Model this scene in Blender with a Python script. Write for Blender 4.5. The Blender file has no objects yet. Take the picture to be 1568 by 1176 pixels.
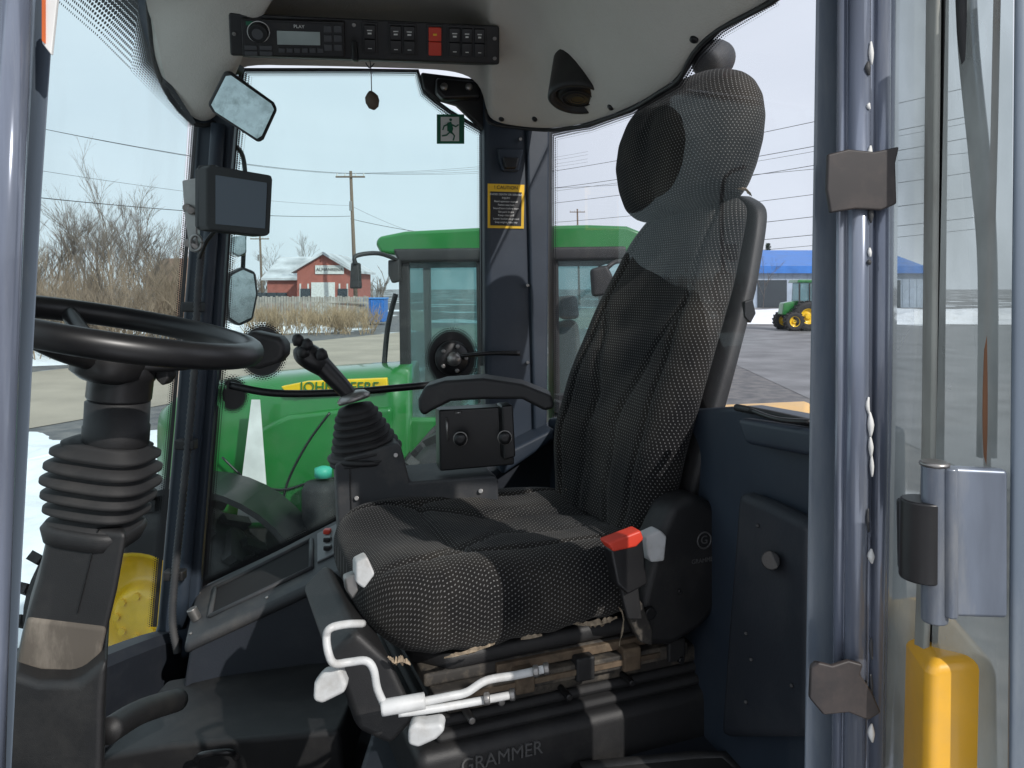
import bpy, math, random
from mathutils import Vector, Matrix
random.seed(7)
F=1180.0; H=2.5
def W(px,py,y): return Vector(((px-784)/F*y, y, H+(440-py)/F*y))
Z=Vector((0,0,1))
TH=math.radians(15)
CF=Vector((-math.cos(TH),-math.sin(TH),0)); CR=Vector((-math.sin(TH),math.cos(TH),0))
def onplane(px,py,p0,n):
    d=Vector(((px-784)/F,1,(440-py)/F)); o=Vector((0,0,H))
    t=(p0-o).dot(n)/d.dot(n); return o+d*t
SP=Vector((-.79,2.05,0)); RP=Vector((.10,2.28,0))
def side(px,py,off=0): return onplane(px,py,SP+CR*off,CR)
def rear(px,py,off=0): return onplane(px,py,RP-CF*off,CF)

# ---------------------------------------------------------------- materials
def newmat(name):
    m=bpy.data.materials.new(name); m.use_nodes=True
    nt=m.node_tree; b=nt.nodes['Principled BSDF']; return m,nt,b
def mat(name,col,rough=.5,metal=0,var=.15,scale=8,bump=0,bscale=200,spec=.5,coat=0,dust_mottle=0,dust_mottle_col=(.25,.22,.18),stretch=None):
    m,nt,b=newmat(name); N=nt.nodes; L=nt.links
    tc=N.new('ShaderNodeTexCoord'); src=tc.outputs['Object']
    if stretch:
        mp=N.new('ShaderNodeMapping'); mp.inputs['Scale'].default_value=stretch; L.new(src,mp.inputs[0]); src=mp.outputs[0]
    nz=N.new('ShaderNodeTexNoise'); nz.inputs['Scale'].default_value=scale; nz.inputs['Detail'].default_value=6
    L.new(src,nz.inputs['Vector'])
    r=N.new('ShaderNodeValToRGB'); r.color_ramp.elements[0].position=.3; r.color_ramp.elements[1].position=.7
    r.color_ramp.elements[0].color=(*[c*(1-var) for c in col],1); r.color_ramp.elements[1].color=(*[min(1,c*(1+var)) for c in col],1)
    L.new(nz.outputs['Fac'],r.inputs['Fac']); out=r.outputs['Color']
    if dust_mottle>0:
        n2=N.new('ShaderNodeTexNoise'); n2.inputs['Scale'].default_value=scale*.7+3; n2.inputs['Detail'].default_value=9; n2.inputs['Roughness'].default_value=.7
        L.new(src,n2.inputs['Vector'])
        mr=N.new('ShaderNodeMapRange'); mr.inputs[1].default_value=.48; mr.inputs[2].default_value=.75; mr.inputs[4].default_value=dust_mottle
        L.new(n2.outputs['Fac'],mr.inputs[0])
        mx=N.new('ShaderNodeMixRGB'); mx.inputs[2].default_value=(*dust_mottle_col,1)
        L.new(mr.outputs[0],mx.inputs[0]); L.new(out,mx.inputs[1]); out=mx.outputs[0]
    L.new(out,b.inputs['Base Color'])
    rr=N.new('ShaderNodeMapRange'); rr.inputs[3].default_value=max(0.02,rough-.08); rr.inputs[4].default_value=min(1,rough+.12)
    L.new(nz.outputs['Fac'],rr.inputs[0]); L.new(rr.outputs[0],b.inputs['Roughness'])
    b.inputs['Metallic'].default_value=metal; b.inputs['Specular IOR Level'].default_value=spec; b.inputs['Coat Weight'].default_value=coat
    b.inputs['Coat Roughness'].default_value=.08
    if bump:
        n3=N.new('ShaderNodeTexNoise'); n3.inputs['Scale'].default_value=bscale; n3.inputs['Detail'].default_value=3
        L.new(tc.outputs['Object'],n3.inputs['Vector'])
        bp=N.new('ShaderNodeBump'); bp.inputs['Strength'].default_value=bump; bp.inputs['Distance'].default_value=.002
        L.new(n3.outputs['Fac'],bp.inputs['Height']); L.new(bp.outputs[0],b.inputs['Normal'])
    return m
def glassmat(name,tint,refl=.05,dirt=.03,dirtcol=(.8,.8,.8),dscale=6,lo=.5,hi=.8,dmax=None):
    m=bpy.data.materials.new(name); m.use_nodes=True; nt=m.node_tree; N=nt.nodes; L=nt.links
    N.remove(N['Principled BSDF']); o=N['Material Output']
    t=N.new('ShaderNodeBsdfTransparent'); t.inputs[0].default_value=(*tint,1)
    g=N.new('ShaderNodeBsdfGlossy'); g.inputs['Roughness'].default_value=.02
    d=N.new('ShaderNodeBsdfDiffuse'); d.inputs[0].default_value=(*dirtcol,1)
    lw=N.new('ShaderNodeFresnel'); lw.inputs[0].default_value=1.2 if refl<.1 else 1.45
    m1=N.new('ShaderNodeMixShader'); L.new(lw.outputs[0],m1.inputs[0]); L.new(t.outputs[0],m1.inputs[1]); L.new(g.outputs[0],m1.inputs[2])
    tc=N.new('ShaderNodeTexCoord'); nz=N.new('ShaderNodeTexNoise'); nz.inputs['Scale'].default_value=dscale; nz.inputs['Detail'].default_value=8
    mp=N.new('ShaderNodeMapping'); mp.inputs['Scale'].default_value=(1,1,.35); L.new(tc.outputs['Object'],mp.inputs[0]); L.new(mp.outputs[0],nz.inputs['Vector'])
    mr=N.new('ShaderNodeMapRange'); mr.inputs[1].default_value=lo; mr.inputs[2].default_value=hi; mr.inputs[3].default_value=dirt; mr.inputs[4].default_value=dmax or dirt*3
    L.new(nz.outputs['Fac'],mr.inputs[0])
    m2=N.new('ShaderNodeMixShader'); L.new(mr.outputs[0],m2.inputs[0]); L.new(m1.outputs[0],m2.inputs[1]); L.new(d.outputs[0],m2.inputs[2])
    L.new(m2.outputs[0],o.inputs[0]); return m
def mth(N,L,op,a,b=None,c=None):
    n=N.new('ShaderNodeMath'); n.operation=op
    for i,v in enumerate((a,b,c)):
        if v is None: continue
        if isinstance(v,(int,float)): n.inputs[i].default_value=v
        else: L.new(v,n.inputs[i])
    return n.outputs[0]
def fabricmat():
    m,nt,b=newmat('seat_fabric'); N=nt.nodes; L=nt.links
    uv=N.new('ShaderNodeTexCoord'); sx=N.new('ShaderNodeSeparateXYZ'); L.new(uv.outputs['UV'],sx.inputs[0])
    u=mth(N,L,'DIVIDE',sx.outputs[0],.0080); v=mth(N,L,'DIVIDE',sx.outputs[1],.0058)
    row=mth(N,L,'FLOOR',v); odd=mth(N,L,'MULTIPLY',mth(N,L,'MODULO',row,2),.5)
    fu=mth(N,L,'SUBTRACT',mth(N,L,'FRACT',mth(N,L,'ADD',u,odd)),.5); fv=mth(N,L,'SUBTRACT',mth(N,L,'FRACT',v),.5)
    fu2=mth(N,L,'ADD',fu,mth(N,L,'MULTIPLY',fv,.35))
    d=mth(N,L,'SQRT',mth(N,L,'ADD',mth(N,L,'POWER',mth(N,L,'DIVIDE',fu2,.13),2),mth(N,L,'POWER',mth(N,L,'DIVIDE',fv,.22),2)))
    msk=mth(N,L,'LESS_THAN',d,1.0)
    nz=N.new('ShaderNodeTexNoise'); nz.inputs['Scale'].default_value=6; nz.inputs['Detail'].default_value=9; L.new(uv.outputs['Object'],nz.inputs['Vector'])
    r=N.new('ShaderNodeValToRGB'); r.color_ramp.elements[0].position=.40;r.color_ramp.elements[1].position=.75
    r.color_ramp.elements[0].color=(.0105,.0105,.011,1); r.color_ramp.elements[1].color=(.045,.040,.034,1); L.new(nz.outputs['Fac'],r.inputs[0])
    r2=N.new('ShaderNodeValToRGB'); r2.color_ramp.elements[0].position=.35;r2.color_ramp.elements[1].position=.7
    r2.color_ramp.elements[0].color=(.13,.13,.13,1); r2.color_ramp.elements[1].color=(.27,.265,.25,1); L.new(nz.outputs['Fac'],r2.inputs[0])
    mx=N.new('ShaderNodeMixRGB'); L.new(msk,mx.inputs[0]); L.new(r.outputs[0],mx.inputs[1]); L.new(r2.outputs[0],mx.inputs[2])
    L.new(mx.outputs[0],b.inputs['Base Color']); b.inputs['Roughness'].default_value=.95
    b.inputs['Sheen Weight'].default_value=.06
    b.inputs['Specular IOR Level'].default_value=.12
    bp=N.new('ShaderNodeBump'); bp.inputs['Strength'].default_value=.3; bp.inputs['Distance'].default_value=.0015
    n3=N.new('ShaderNodeTexNoise'); n3.inputs['Scale'].default_value=500; L.new(uv.outputs['Object'],n3.inputs['Vector'])
    L.new(n3.outputs['Fac'],bp.inputs['Height']); L.new(bp.outputs[0],b.inputs['Normal'])
    return m
def fritmat(name,rows,per=.0058):
    m,nt,b=newmat(name); N=nt.nodes; L=nt.links
    uv=N.new('ShaderNodeTexCoord'); sx=N.new('ShaderNodeSeparateXYZ'); L.new(uv.outputs['UV'],sx.inputs[0])
    u=mth(N,L,'DIVIDE',sx.outputs[0],per); v=mth(N,L,'MULTIPLY',sx.outputs[1],rows)
    odd=mth(N,L,'MULTIPLY',mth(N,L,'MODULO',mth(N,L,'FLOOR',v),2),.5)
    fu=mth(N,L,'SUBTRACT',mth(N,L,'FRACT',mth(N,L,'ADD',u,odd)),.5); fv=mth(N,L,'SUBTRACT',mth(N,L,'FRACT',v),.5)
    d=mth(N,L,'SQRT',mth(N,L,'ADD',mth(N,L,'POWER',fu,2),mth(N,L,'POWER',fv,2)))
    thr=mth(N,L,'SUBTRACT',.8,mth(N,L,'MULTIPLY',sx.outputs[1],.6))
    L.new(mth(N,L,'LESS_THAN',d,thr),b.inputs['Alpha']); b.inputs['Base Color'].default_value=(.01,.01,.012,1); b.inputs['Roughness'].default_value=.4
    return m
FAB=fabricmat(); FRIT=fritmat('frit_dots',4.5); FRITW=fritmat('frit_dots_wide',14,.0085)
BLK=mat('black_plastic',(.014,.014,.015),.52,bump=.2,bscale=600,dust_mottle=.16,dust_mottle_col=(.14,.13,.115))
BLKS=mat('black_smooth',(.010,.010,.011),.35,dust_mottle=.08,dust_mottle_col=(.12,.11,.10))
DIRTY=mat('dusty_black',(.03,.027,.024),.75,dust_mottle=.8,scale=14,dust_mottle_col=(.24,.20,.15))
NAVY=mat('navy_paint',(.024,.035,.052),.48,dust_mottle=.15,scale=5,dust_mottle_col=(.12,.13,.14))
NAVYF=mat('navy_panel',(.015,.019,.027),.6,dust_mottle=.2,scale=4,bump=.15,dust_mottle_col=(.10,.10,.10))
GRYB=mat('greyblue_paint',(.115,.145,.185),.3,metal=.1,coat=.4,dust_mottle=.45,scale=5,dust_mottle_col=(.27,.29,.29),stretch=(3,3,.5))
GRYP=mat('greyblue_gloss',(.165,.19,.25),.2,metal=.3,coat=.7,dust_mottle=.55,scale=7,var=.35,dust_mottle_col=(.36,.37,.38),stretch=(5,5,.35))
HNG=mat('hinge_paint',(.15,.175,.22),.35,metal=.35,coat=.3,dust_mottle=.65,scale=9,var=.3,dust_mottle_col=(.30,.30,.29),stretch=(3,3,.6))
CONS=mat('console_grey',(.038,.040,.044),.6,dust_mottle=.22,bump=.1)
HEAD=mat('headliner',(.60,.57,.52),.95,var=.06,scale=3,bump=.6,bscale=240,spec=.1,dust_mottle=.12,dust_mottle_col=(.4,.36,.3))
WHT=mat('white_plastic',(.56,.57,.57),.45,dust_mottle=.6,scale=20)
RED=mat('red_plastic',(.62,.05,.025),.45)
SCR=mat('screen',(.06,.075,.10),.18,var=.05)
LCD=mat('lcd',(.38,.44,.43),.3)
GREENP=mat('green_paint',(.012,.15,.028),.28,coat=.6,var=.15,dust_mottle=.12,scale=3)
YEL=mat('yellow_paint',(.78,.50,.01),.35,coat=.3)
YELO=mat('loader_yellow',(.80,.42,.03),.35,coat=.3,dust_mottle=.2)
RUB=mat('rubber',(.015,.015,.016),.7,dust_mottle=.2,dust_mottle_col=(.12,.11,.10))
STEEL=mat('worn_steel',(.30,.29,.28),.35,metal=.8,dust_mottle=.3,scale=25)
TAPE=mat('tape',(.03,.026,.026),.5,dust_mottle=.5,scale=20,dust_mottle_col=(.10,.075,.065))
LYEL=mat('label_yellow',(.80,.48,.02),.5); LBLK=mat('label_black',(.012,.012,.014),.5)
LWHT=mat('label_white',(.7,.7,.68),.6); SGRN=mat('sign_green',(.01,.13,.07),.5)
MIR=mat('mirror_glass',(.42,.48,.48),.06,metal=1,dust_mottle=.9,scale=30,dust_mottle_col=(.16,.19,.18))  # painted mottle on the mirror face stands in for a dim reflected landscape
WOOD=mat('pole_wood',(.16,.12,.09),.9); WIRE=mat('wire_black',(.03,.03,.035),.7)
FOAM=mat('foam',(.30,.235,.165),.95,var=.5,scale=90)
RUST=mat('rusty_frame',(.10,.07,.045),.8,var=.5,scale=30,dust_mottle=.6,dust_mottle_col=(.24,.19,.13))
GTINT=glassmat('tinted_glass',(.78,.94,.93),dirt=.03,dirtcol=(.75,.85,.85))
GWIND=glassmat('windshield_glass',(.80,.94,.94),dirt=.03,dmax=.12)
GCLR=glassmat('rear_glass',(.91,.92,.95),dirt=.02)
GDUST=glassmat('dusty_glass',(.78,.84,.84),refl=.2,dirt=.3,dirtcol=(.45,.49,.47),dscale=14,lo=.35,hi=.7,dmax=.8)
GTRAC=glassmat('tractor_glass',(.42,.60,.60),refl=.2,dirt=.12,dirtcol=(.5,.62,.62))

# ---------------------------------------------------------------- helpers
groups={}
def grp(name):
    e=bpy.data.objects.new(name,None); e.empty_display_size=.1
    bpy.context.collection.objects.link(e); groups[e]=[]; return e
def mesh(name,vs,fs,m,par=None,smooth=False,bevel=0,seg=2,sub=0,uvs=None,solid=0):
    me=bpy.data.meshes.new(name); me.from_pydata([tuple(v) for v in vs],[],fs)
    if uvs:
        ul=me.uv_layers.new(name='UVMap')
        for lp in me.loops: ul.data[lp.index].uv=uvs[lp.index]
    me.validate(); me.update()
    if m: me.materials.append(m)
    o=bpy.data.objects.new(name,me); bpy.context.collection.objects.link(o)
    if par: o.parent=par; groups[par].append(o)
    if bevel:
        md=o.modifiers.new('b','BEVEL'); md.width=bevel; md.segments=seg; md.limit_method='ANGLE'; md.angle_limit=math.radians(35)
    if smooth or bevel:
        for p in me.polygons: p.use_smooth=True
        if bevel and not smooth:
            md=o.modifiers.new('w','WEIGHTED_NORMAL')
    return o
def prism(name,pts,vec,m,par=None,bevel=.004,seg=2):
    n=len(pts); vec=Vector(vec)
    nn=Vector((0,0,0))
    for i in range(n): nn+=pts[i].cross(pts[(i+1)%n])
    P=list(pts)
    if nn.dot(vec)>0: P=P[::-1]
    vs=P+[p+vec for p in P]
    fs=[list(range(n)),list(range(2*n-1,n-1,-1))]+[[(i+1)%n,i,i+n,(i+1)%n+n] for i in range(n)]
    return mesh(name,vs,fs,m,par,bevel=bevel,seg=seg)
def box(name,c,s,m,par=None,ax=None,bevel=.004,seg=2):
    ax=ax or (Vector((1,0,0)),Vector((0,1,0)),Z)
    c=Vector(c); e=[ax[i].normalized()*s[i]/2 for i in range(3)]
    if ax[0].cross(ax[1]).dot(ax[2])<0: e[2]=-e[2]
    vs=[c+a*e[0]+b*e[1]+d*e[2] for a,b,d in [(-1,-1,-1),(1,-1,-1),(1,1,-1),(-1,1,-1),(-1,-1,1),(1,-1,1),(1,1,1),(-1,1,1)]]
    fs=[(0,3,2,1),(4,5,6,7),(0,1,5,4),(1,2,6,5),(2,3,7,6),(3,0,4,7)]
    return mesh(name,vs,fs,m,par,bevel=bevel,seg=seg)
def crom(pts,k=6):
    out=[]; n=len(pts)
    for i in range(n-1):
        p0=pts[max(i-1,0)];p1=pts[i];p2=pts[i+1];p3=pts[min(i+2,n-1)]
        for j in range(k):
            t=j/k
            out.append(.5*((2*p1)+(p2-p0)*t+(2*p0-5*p1+4*p2-p3)*t*t+(3*p1-p0-3*p2+p3)*t**3))
    out.append(pts[-1]); return out
def loft(name,rings,m,par=None,caps=True,smooth=True,closed=True,bevel=0):
    n=len(rings[0]); vs=[p for r in rings for p in r]; fs=[];uvs=[]
    V=[0]
    for i in range(1,len(rings)):
        V.append(V[-1]+sum((rings[i][k]-rings[i-1][k]).length for k in range(n))/n)
    U=[]
    for r in rings:
        u=[0]
        for k in range(n): u.append(u[-1]+(r[(k+1)%n]-r[k]).length)
        mid=u[-1]/2; U.append([x-mid for x in u])
    kk=n if closed else n-1
    for i in range(len(rings)-1):
        for k in range(kk):
            a=i*n+k;b=i*n+(k+1)%n
            fs.append((a,b,b+n,a+n)); uvs+= [(U[i][k],V[i]),(U[i][k+1],V[i]),(U[i+1][k+1],V[i+1]),(U[i+1][k],V[i+1])]
    if caps and closed:
        fs.append(tuple(range(n-1,-1,-1))); uvs+=[(rings[0][k].x,rings[0][k].y) for k in range(n-1,-1,-1)]
        o=(len(rings)-1)*n; fs.append(tuple(range(o,o+n))); uvs+=[(rings[-1][k].x,rings[-1][k].y) for k in range(n)]
    return mesh(name,vs,fs,m,par,smooth=smooth,uvs=uvs,bevel=bevel)
def tube(name,pts,r,m,par=None,n=10,k=5,closed=False,sm=True):
    pts=[Vector(p) for p in pts]
    if isinstance(r,(list,tuple)):
        q=crom([Vector((x,0,0)) for x in r],k) if sm else [Vector((x,0,0)) for x in r]; rr=[x.x for x in q]
    P=crom(pts,k) if sm and len(pts)>2 else pts
    if not isinstance(r,(list,tuple)): rr=[r]*len(P)
    if len(rr)!=len(P): rr=[rr[0]]*(len(P)-1)+[rr[-1]]
    t=(P[1]-P[0]).normalized(); up=Z if abs(t.z)<.9 else Vector((1,0,0))
    nx=t.cross(up).normalized(); rings=[]
    for i,p in enumerate(P):
        t=(P[min(i+1,len(P)-1)]-P[max(i-1,0)]).normalized()
        nx=(nx-t*nx.dot(t)).normalized(); ny=t.cross(nx)
        rings.append([p+(nx*math.cos(2*math.pi*j/n)+ny*math.sin(2*math.pi*j/n))*rr[i] for j in range(n)])
    return loft(name,rings,m,par)
def cyl(name,a,b,r,m,par=None,n=24,r2=None,bevel=.002):
    a=Vector(a);b=Vector(b);t=(b-a).normalized(); up=Z if abs(t.z)<.9 else Vector((1,0,0))
    x=t.cross(up).normalized(); y=t.cross(x); r2=r if r2 is None else r2
    R=[[p+(x*math.cos(2*math.pi*j/n)+y*math.sin(2*math.pi*j/n))*q for j in range(n)] for p,q in((a,r),(b,r2))]
    vs=R[0]+R[1]; fs=[tuple(range(n)),tuple(range(2*n-1,n-1,-1))]+[((j+1)%n,j,j+n,(j+1)%n+n) for j in range(n)]
    return mesh(name,vs,fs,m,par,bevel=bevel)
def lathe(name,base,axis,prof,m,par=None,n=40,sq=0,xdir=None):
    axis=Vector(axis).normalized(); up=Z if abs(axis.z)<.9 else Vector((1,0,0))
    x=(xdir-axis*xdir.dot(axis)).normalized() if xdir else axis.cross(up).normalized(); y=axis.cross(x); base=Vector(base)
    rings=[]
    for h,r in prof:
        rg=[]
        for j in range(n):
            a=2*math.pi*j/n; c,s=math.cos(a),math.sin(a)
            if sq: c=math.copysign(abs(c)**sq,c); s=math.copysign(abs(s)**sq,s)
            rx,ry=r if isinstance(r,tuple) else (r,r)
            rg.append(base+axis*h+x*c*rx+y*s*ry)
        rings.append(rg)
    return loft(name,rings,m,par)
def text(name,s,loc,size,ex,ey,m,par,ext=.0005):
    cu=bpy.data.curves.new(name,'FONT'); cu.body=s; cu.size=size; cu.extrude=ext; cu.align_x='CENTER'; cu.align_y='CENTER'
    o=bpy.data.objects.new(name,cu); bpy.context.collection.objects.link(o)
    dg=bpy.context.evaluated_depsgraph_get(); me=bpy.data.meshes.new_from_object(o.evaluated_get(dg))
    bpy.data.objects.remove(o)
    ex=ex.normalized(); ey=(ey-ex*ey.dot(ex)).normalized(); ez=ex.cross(ey)
    M=Matrix((ex,ey,ez)).transposed().to_4x4(); M.translation=loc; me.transform(M)
    me.materials.clear(); me.materials.append(m)
    q=bpy.data.objects.new(name,me); bpy.context.collection.objects.link(q); q.parent=par; groups[par].append(q); return q
def sheet(name,pts,m,par=None): return mesh(name,pts,[tuple(range(len(pts)))],m,par)
def frit(name,outer,inner,par,m=None):
    vs=[];fs=[];uvs=[];u=0
    for i in range(len(outer)):
        vs+= [outer[i],inner[i]]
    for i in range(len(outer)-1):
        l=(outer[i+1]-outer[i]).length
        fs.append((2*i,2*i+2,2*i+3,2*i+1)); uvs+=[(u,0),(u+l,0),(u+l,1),(u,1)]; u+=l
    return mesh(name,vs,fs,m or FRIT,par,uvs=uvs)

# ================================================================ SEAT
TS=math.radians(22); SF=Vector((-math.cos(TS),-math.sin(TS),0)); SR=Vector((-math.sin(TS),math.cos(TS),0)); S0=Vector((.10,1.53,0))
def SL(a,b,z): return S0+SF*a+SR*b+Z*z
seat=grp('operator_seat')
def interp(tab,x):
    if x<=tab[0][0]: return tab[0][1:]
    for i in range(len(tab)-1):
        if x<=tab[i+1][0]:
            t=(x-tab[i][0])/(tab[i+1][0]-tab[i][0])
            return [tab[i][k]*(1-t)+tab[i+1][k]*t for k in range(1,len(tab[0]))]
    return tab[-1][1:]
def smoothtab(tab,n,it=None):
    xs=[tab[0][0]+(tab[-1][0]-tab[0][0])*i/(n-1) for i in range(n)]
    raw=[interp(tab,x) for x in xs]
    for _ in range(it or int(n/9)):
        raw=[raw[0]]+[[ (raw[i-1][k]+2*raw[i][k]+raw[i+1][k])/4 for k in range(len(raw[0]))] for i in range(1,n-1)]+[raw[-1]]
    return xs,raw
def g(x,w): return math.exp(-(x/w)**2)
BT=[(2.04,-.05,-.13,.17,0),(2.10,-.055,-.16,.205,0),(2.2,-.065,-.175,.222,0),(2.35,-.12,-.225,.222,0),(2.5,-.192,-.285,.207,0),(2.6,-.238,-.322,.182,-.005),(2.645,-.262,-.338,.165,-.01),(2.668,-.278,-.342,.15,-.012),(2.682,-.295,-.335,.11,-.015)]
xs,raw=smoothtab(BT,110,8); rings=[]
NS=180
for z,(af,ab,hw,bc) in zip(xs,raw):
    rg=[]
    t=(z-2.04)/.64
    for j in range(NS):
        ph=-math.pi/2+2*math.pi*j/NS
        c,s=math.cos(ph),math.sin(ph)
        b=hw*math.copysign(abs(c)**.62,c); q=math.copysign(abs(s)**.8,s)
        a=(af+ab)/2+(af-ab)/2*q
        if s>0:
            r=abs(b)/hw
            a+=(.024*r**2.5*(1-r**8) -.014*(1-r*r))*min(1,max(0,(1-t)*4))
            b0=.155*hw/.22
            a-=.009*g(abs(b)-b0,.007)*s
            b1=.055+.12*max(0,(z-2.28))/.25 if z<2.47 else 9
            a-=.007*g(abs(b)-b1,.007)*s
            b2=.025+.1*max(0,(z-2.2))/.2 if z<2.36 else 9
            a-=.006*g(abs(b)-b2,.007)*s
            a+=.003*math.sin(z*43+b*17)*s
        rg.append(SL(a,b+bc,z))
    rings.append(rg)
loft('backrest',rings,FAB,seat)
rings=[]
for z,(af,ab,hw,bc) in zip(xs[6:],raw[6:]):
    rg=[]
    for j in range(60):
        ph=2*math.pi*j/60; c,s=math.cos(ph),math.sin(ph)
        b=(hw+.006)*math.copysign(abs(c)**.4,c); a=ab-.006+.024*math.copysign(abs(s)**.5,s)
        rg.append(SL(a,b+bc,z))
    rings.append(rg)
loft('back_shell',rings,BLK,seat)
HT=[(2.655,-.27,-.33,.10,0),(2.662,-.235,-.345,.150,0),(2.69,-.205,-.360,.178,0),(2.73,-.190,-.375,.192,0),(2.78,-.184,-.386,.203,0),(2.83,-.192,-.392,.202,0),(2.875,-.21,-.392,.188,0),(2.91,-.235,-.385,.162,0),(2.935,-.262,-.373,.126,0),(2.95,-.30,-.345,.065,0)]
xs,raw=smoothtab(HT,60,3); rings=[]
for z,(af,ab,hw,bc) in zip(xs,raw):
    rg=[]; t=(z-2.655)/.295
    for j in range(120):
        ph=-math.pi/2+2*math.pi*j/120; c,s=math.cos(ph),math.sin(ph)
        b=hw*math.copysign(abs(c)**.78,c); a=(af+ab)/2+(af-ab)/2*math.copysign(abs(s)**.8,s)
        if s>0: a-=(.004*g(b,.04)+.006*g(b-.01*math.sin(z*20),.007)*min(1,max(0,(2.93-z)*10)))*s
        zz=z-.022*(b/.19)*(1-t)*(1 if b>0 else .75)
        rg.append(SL(a,b,zz))
    rings.append(rg)
loft('headrest',rings,FAB,seat)
# cushion
rings=[];n=90
for i in range(n):
    t=-1+2*i/(n-1); a=.145+.285*math.sin(t*math.pi/2)
    tt=(a-.145)/.285
    s=max(1e-4,(1-abs(tt)**5))
    hw=.10+.150*s**.5
    hh=.02+.05*s**.55
    cz=1.995+(.012*max(0,tt)) - (1-s)*.008
    rg=[]
    for j in range(NS):
        ph=-math.pi/2+2*math.pi*j/NS; c,sn=math.cos(ph),math.sin(ph)
        b=hw*math.copysign(abs(c)**.55,c); zz=cz+hh*math.copysign(abs(sn)**.6,sn)
        r=abs(b)/hw
        if sn<0: zz-=(.040*max(0,tt*.7+.45)+.004*math.sin(a*90)*math.sin(a*37))*s*abs(sn)**.5
        if sn>0:
            k=min(1,s*1.3)
            zz+=(.018*r**2*(1-r**7)-.018*(1-r*r))*k
            zz-=.009*g(abs(b)-.165,.0065)*sn*k
            b1=.04+.14*max(0,a-.12)/.22
            if a<.33: zz-=.008*g(abs(b)-b1,.007)*sn*k
            if a<.15:
                zz-=.006*g(abs(b)-.075,.006)*sn*k
            zz-=.008*g(a-(.27-.9*b*b),.009)*k*(1 if abs(b)<.165 else 0)
            zz+=.003*math.sin(a*31)*math.sin(b*26+1)
        rg.append(SL(a,b,zz))
    rings.append(rg)
rings=rings[::-1]
loft('seat_cushion',rings,FAB,seat)
prism('cushion_pan',[SL(-.12,-.21,1.895),SL(.30,-.205,1.885),SL(.35,-.15,1.885),SL(.35,.15,1.885),SL(.30,.2,1.885),SL(-.12,.21,1.895)],Z*.03,BLK,seat,bevel=.01)
cov=[(985,905),(1005,830),(1030,775),(1065,757),(1098,772),(1122,810),(1126,860),(1108,925),(1075,965),(1030,992),(990,992),(978,950)]
prism('hinge_cover',[onplane(x,y,SL(0,-.262,0),SR) for x,y in cov],SR*.07,BLK,seat,bevel=.018,seg=4)
BADGE=mat('badge_grey',(.09,.09,.09),.4)
c=onplane(1078,827,SL(0,-.262,0),SR)
tube('cover_badge',[c+ (SF*math.cos(k*math.pi/8)+Z*math.sin(k*math.pi/8))*.014-SR*.001 for k in range(17)],.0014,BADGE,seat,n=6,k=2)
text('badge_letter','G',c-SR*.001,.02,-SF,Z,BADGE,seat)
text('badge_text','GRAMMER',onplane(1078,858,SL(0,-.263,0),SR),.011,-SF,Z,BADGE,seat)
cyl('recline_pivot',onplane(993,938,SL(0,-.262,0),SR)-SR*.008,onplane(993,938,SL(0,-.262,0),SR)+SR*.03,.011,BLKS,seat)
cyl('bolt',onplane(1040,905,SL(0,-.262,0),SR)-SR*.004,onplane(1040,905,SL(0,-.262,0),SR)+SR*.03,.004,BLKS,seat)
prism('recline_lever',[onplane(x,y,SL(0,-.275,0),SR) for x,y in [(968,905),(985,925),(1000,965),(1000,990),(982,985),(965,950)]],SR*.015,DIRTY,seat)
def SN(x,y,off): return onplane(x,y,SL(0,off,0),SR)
prism('buckle_body',[SN(x,y,-.31) for x,y in [(935,842),(985,822),(993,895),(962,912),(945,895)]],SR*.028,BLKS,seat,bevel=.005)
prism('buckle_button',[SN(x,y,-.313) for x,y in [(930,832),(982,812),(987,826),(975,838),(940,846)]],SR*.03,RED,seat,bevel=.004)
prism('buckle_stalk',[SN(x,y,-.29) for x,y in [(950,900),(978,895),(985,950),(962,950)]],SR*.01,BLK,seat)
prism('belt_guide',[SN(x,y,-.29) for x,y in [(990,822),(1012,812),(1022,822),(1018,860),(998,862),(992,850)]],SR*.03,WHT,seat,bevel=.004)
prism('rear_trim_clip',[SN(x,y,-.2) for x,y in [(1102,705),(1124,698),(1130,715),(1120,740),(1098,738)]],SR*.04,WHT,seat)
prism('front_tag',[W(x,y,1.16) for x,y in [(545,862),(563,853),(575,880),(558,903),(545,893)]],SR*.03,WHT,seat)
prism('front_tag_strip',[W(x,y,1.17) for x,y in [(527,885),(545,878),(550,905),(540,920),(530,905)]],SR*.02,STEEL,seat)
prism('back_latch',[SN(x,y,-.222) for x,y in [(1141,462),(1153,458),(1158,480),(1150,495),(1141,485)]],SR*.01,BLKS,seat,bevel=.002)
def SX(name,a0,a1,b0,b1,z0,z1,m,bv=.006): return box(name,SL((a0+a1)/2,(b0+b1)/2,(z0+z1)/2),(a1-a0,b1-b0,z1-z0),m,seat,ax=(SF,SR,Z),bevel=bv)
SX('upper_frame',-.16,.34,-.205,.2,1.868,1.89,DIRTY)
SX('frame_rust_lip',-.10,.22,-.213,-.2,1.872,1.887,RUST,.002)
SX('slide_rail',-.14,.33,-.225,-.19,1.844,1.868,DIRTY,.003)
SX('slide_rail_groove',-.08,.28,-.229,-.2,1.852,1.861,RUST,.001)
SX('suspension_middle',-.19,.30,-.20,.2,1.815,1.845,DIRTY)
for i,a in enumerate((-.13,-.04,.05,.16)):
    SX('rail_bracket_%d'%i,a,a+.035,-.232,-.2,1.84,1.88,RUST if i%2 else BLK,.004)
for i in range(2):
    SX('bellows_%d'%i,-.2-.01*(i%2),.31+.012*(i%2),-.205-.012*(i%2),.21,1.815-.018*(i+1),1.815-.018*i,RUB,.008)
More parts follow.
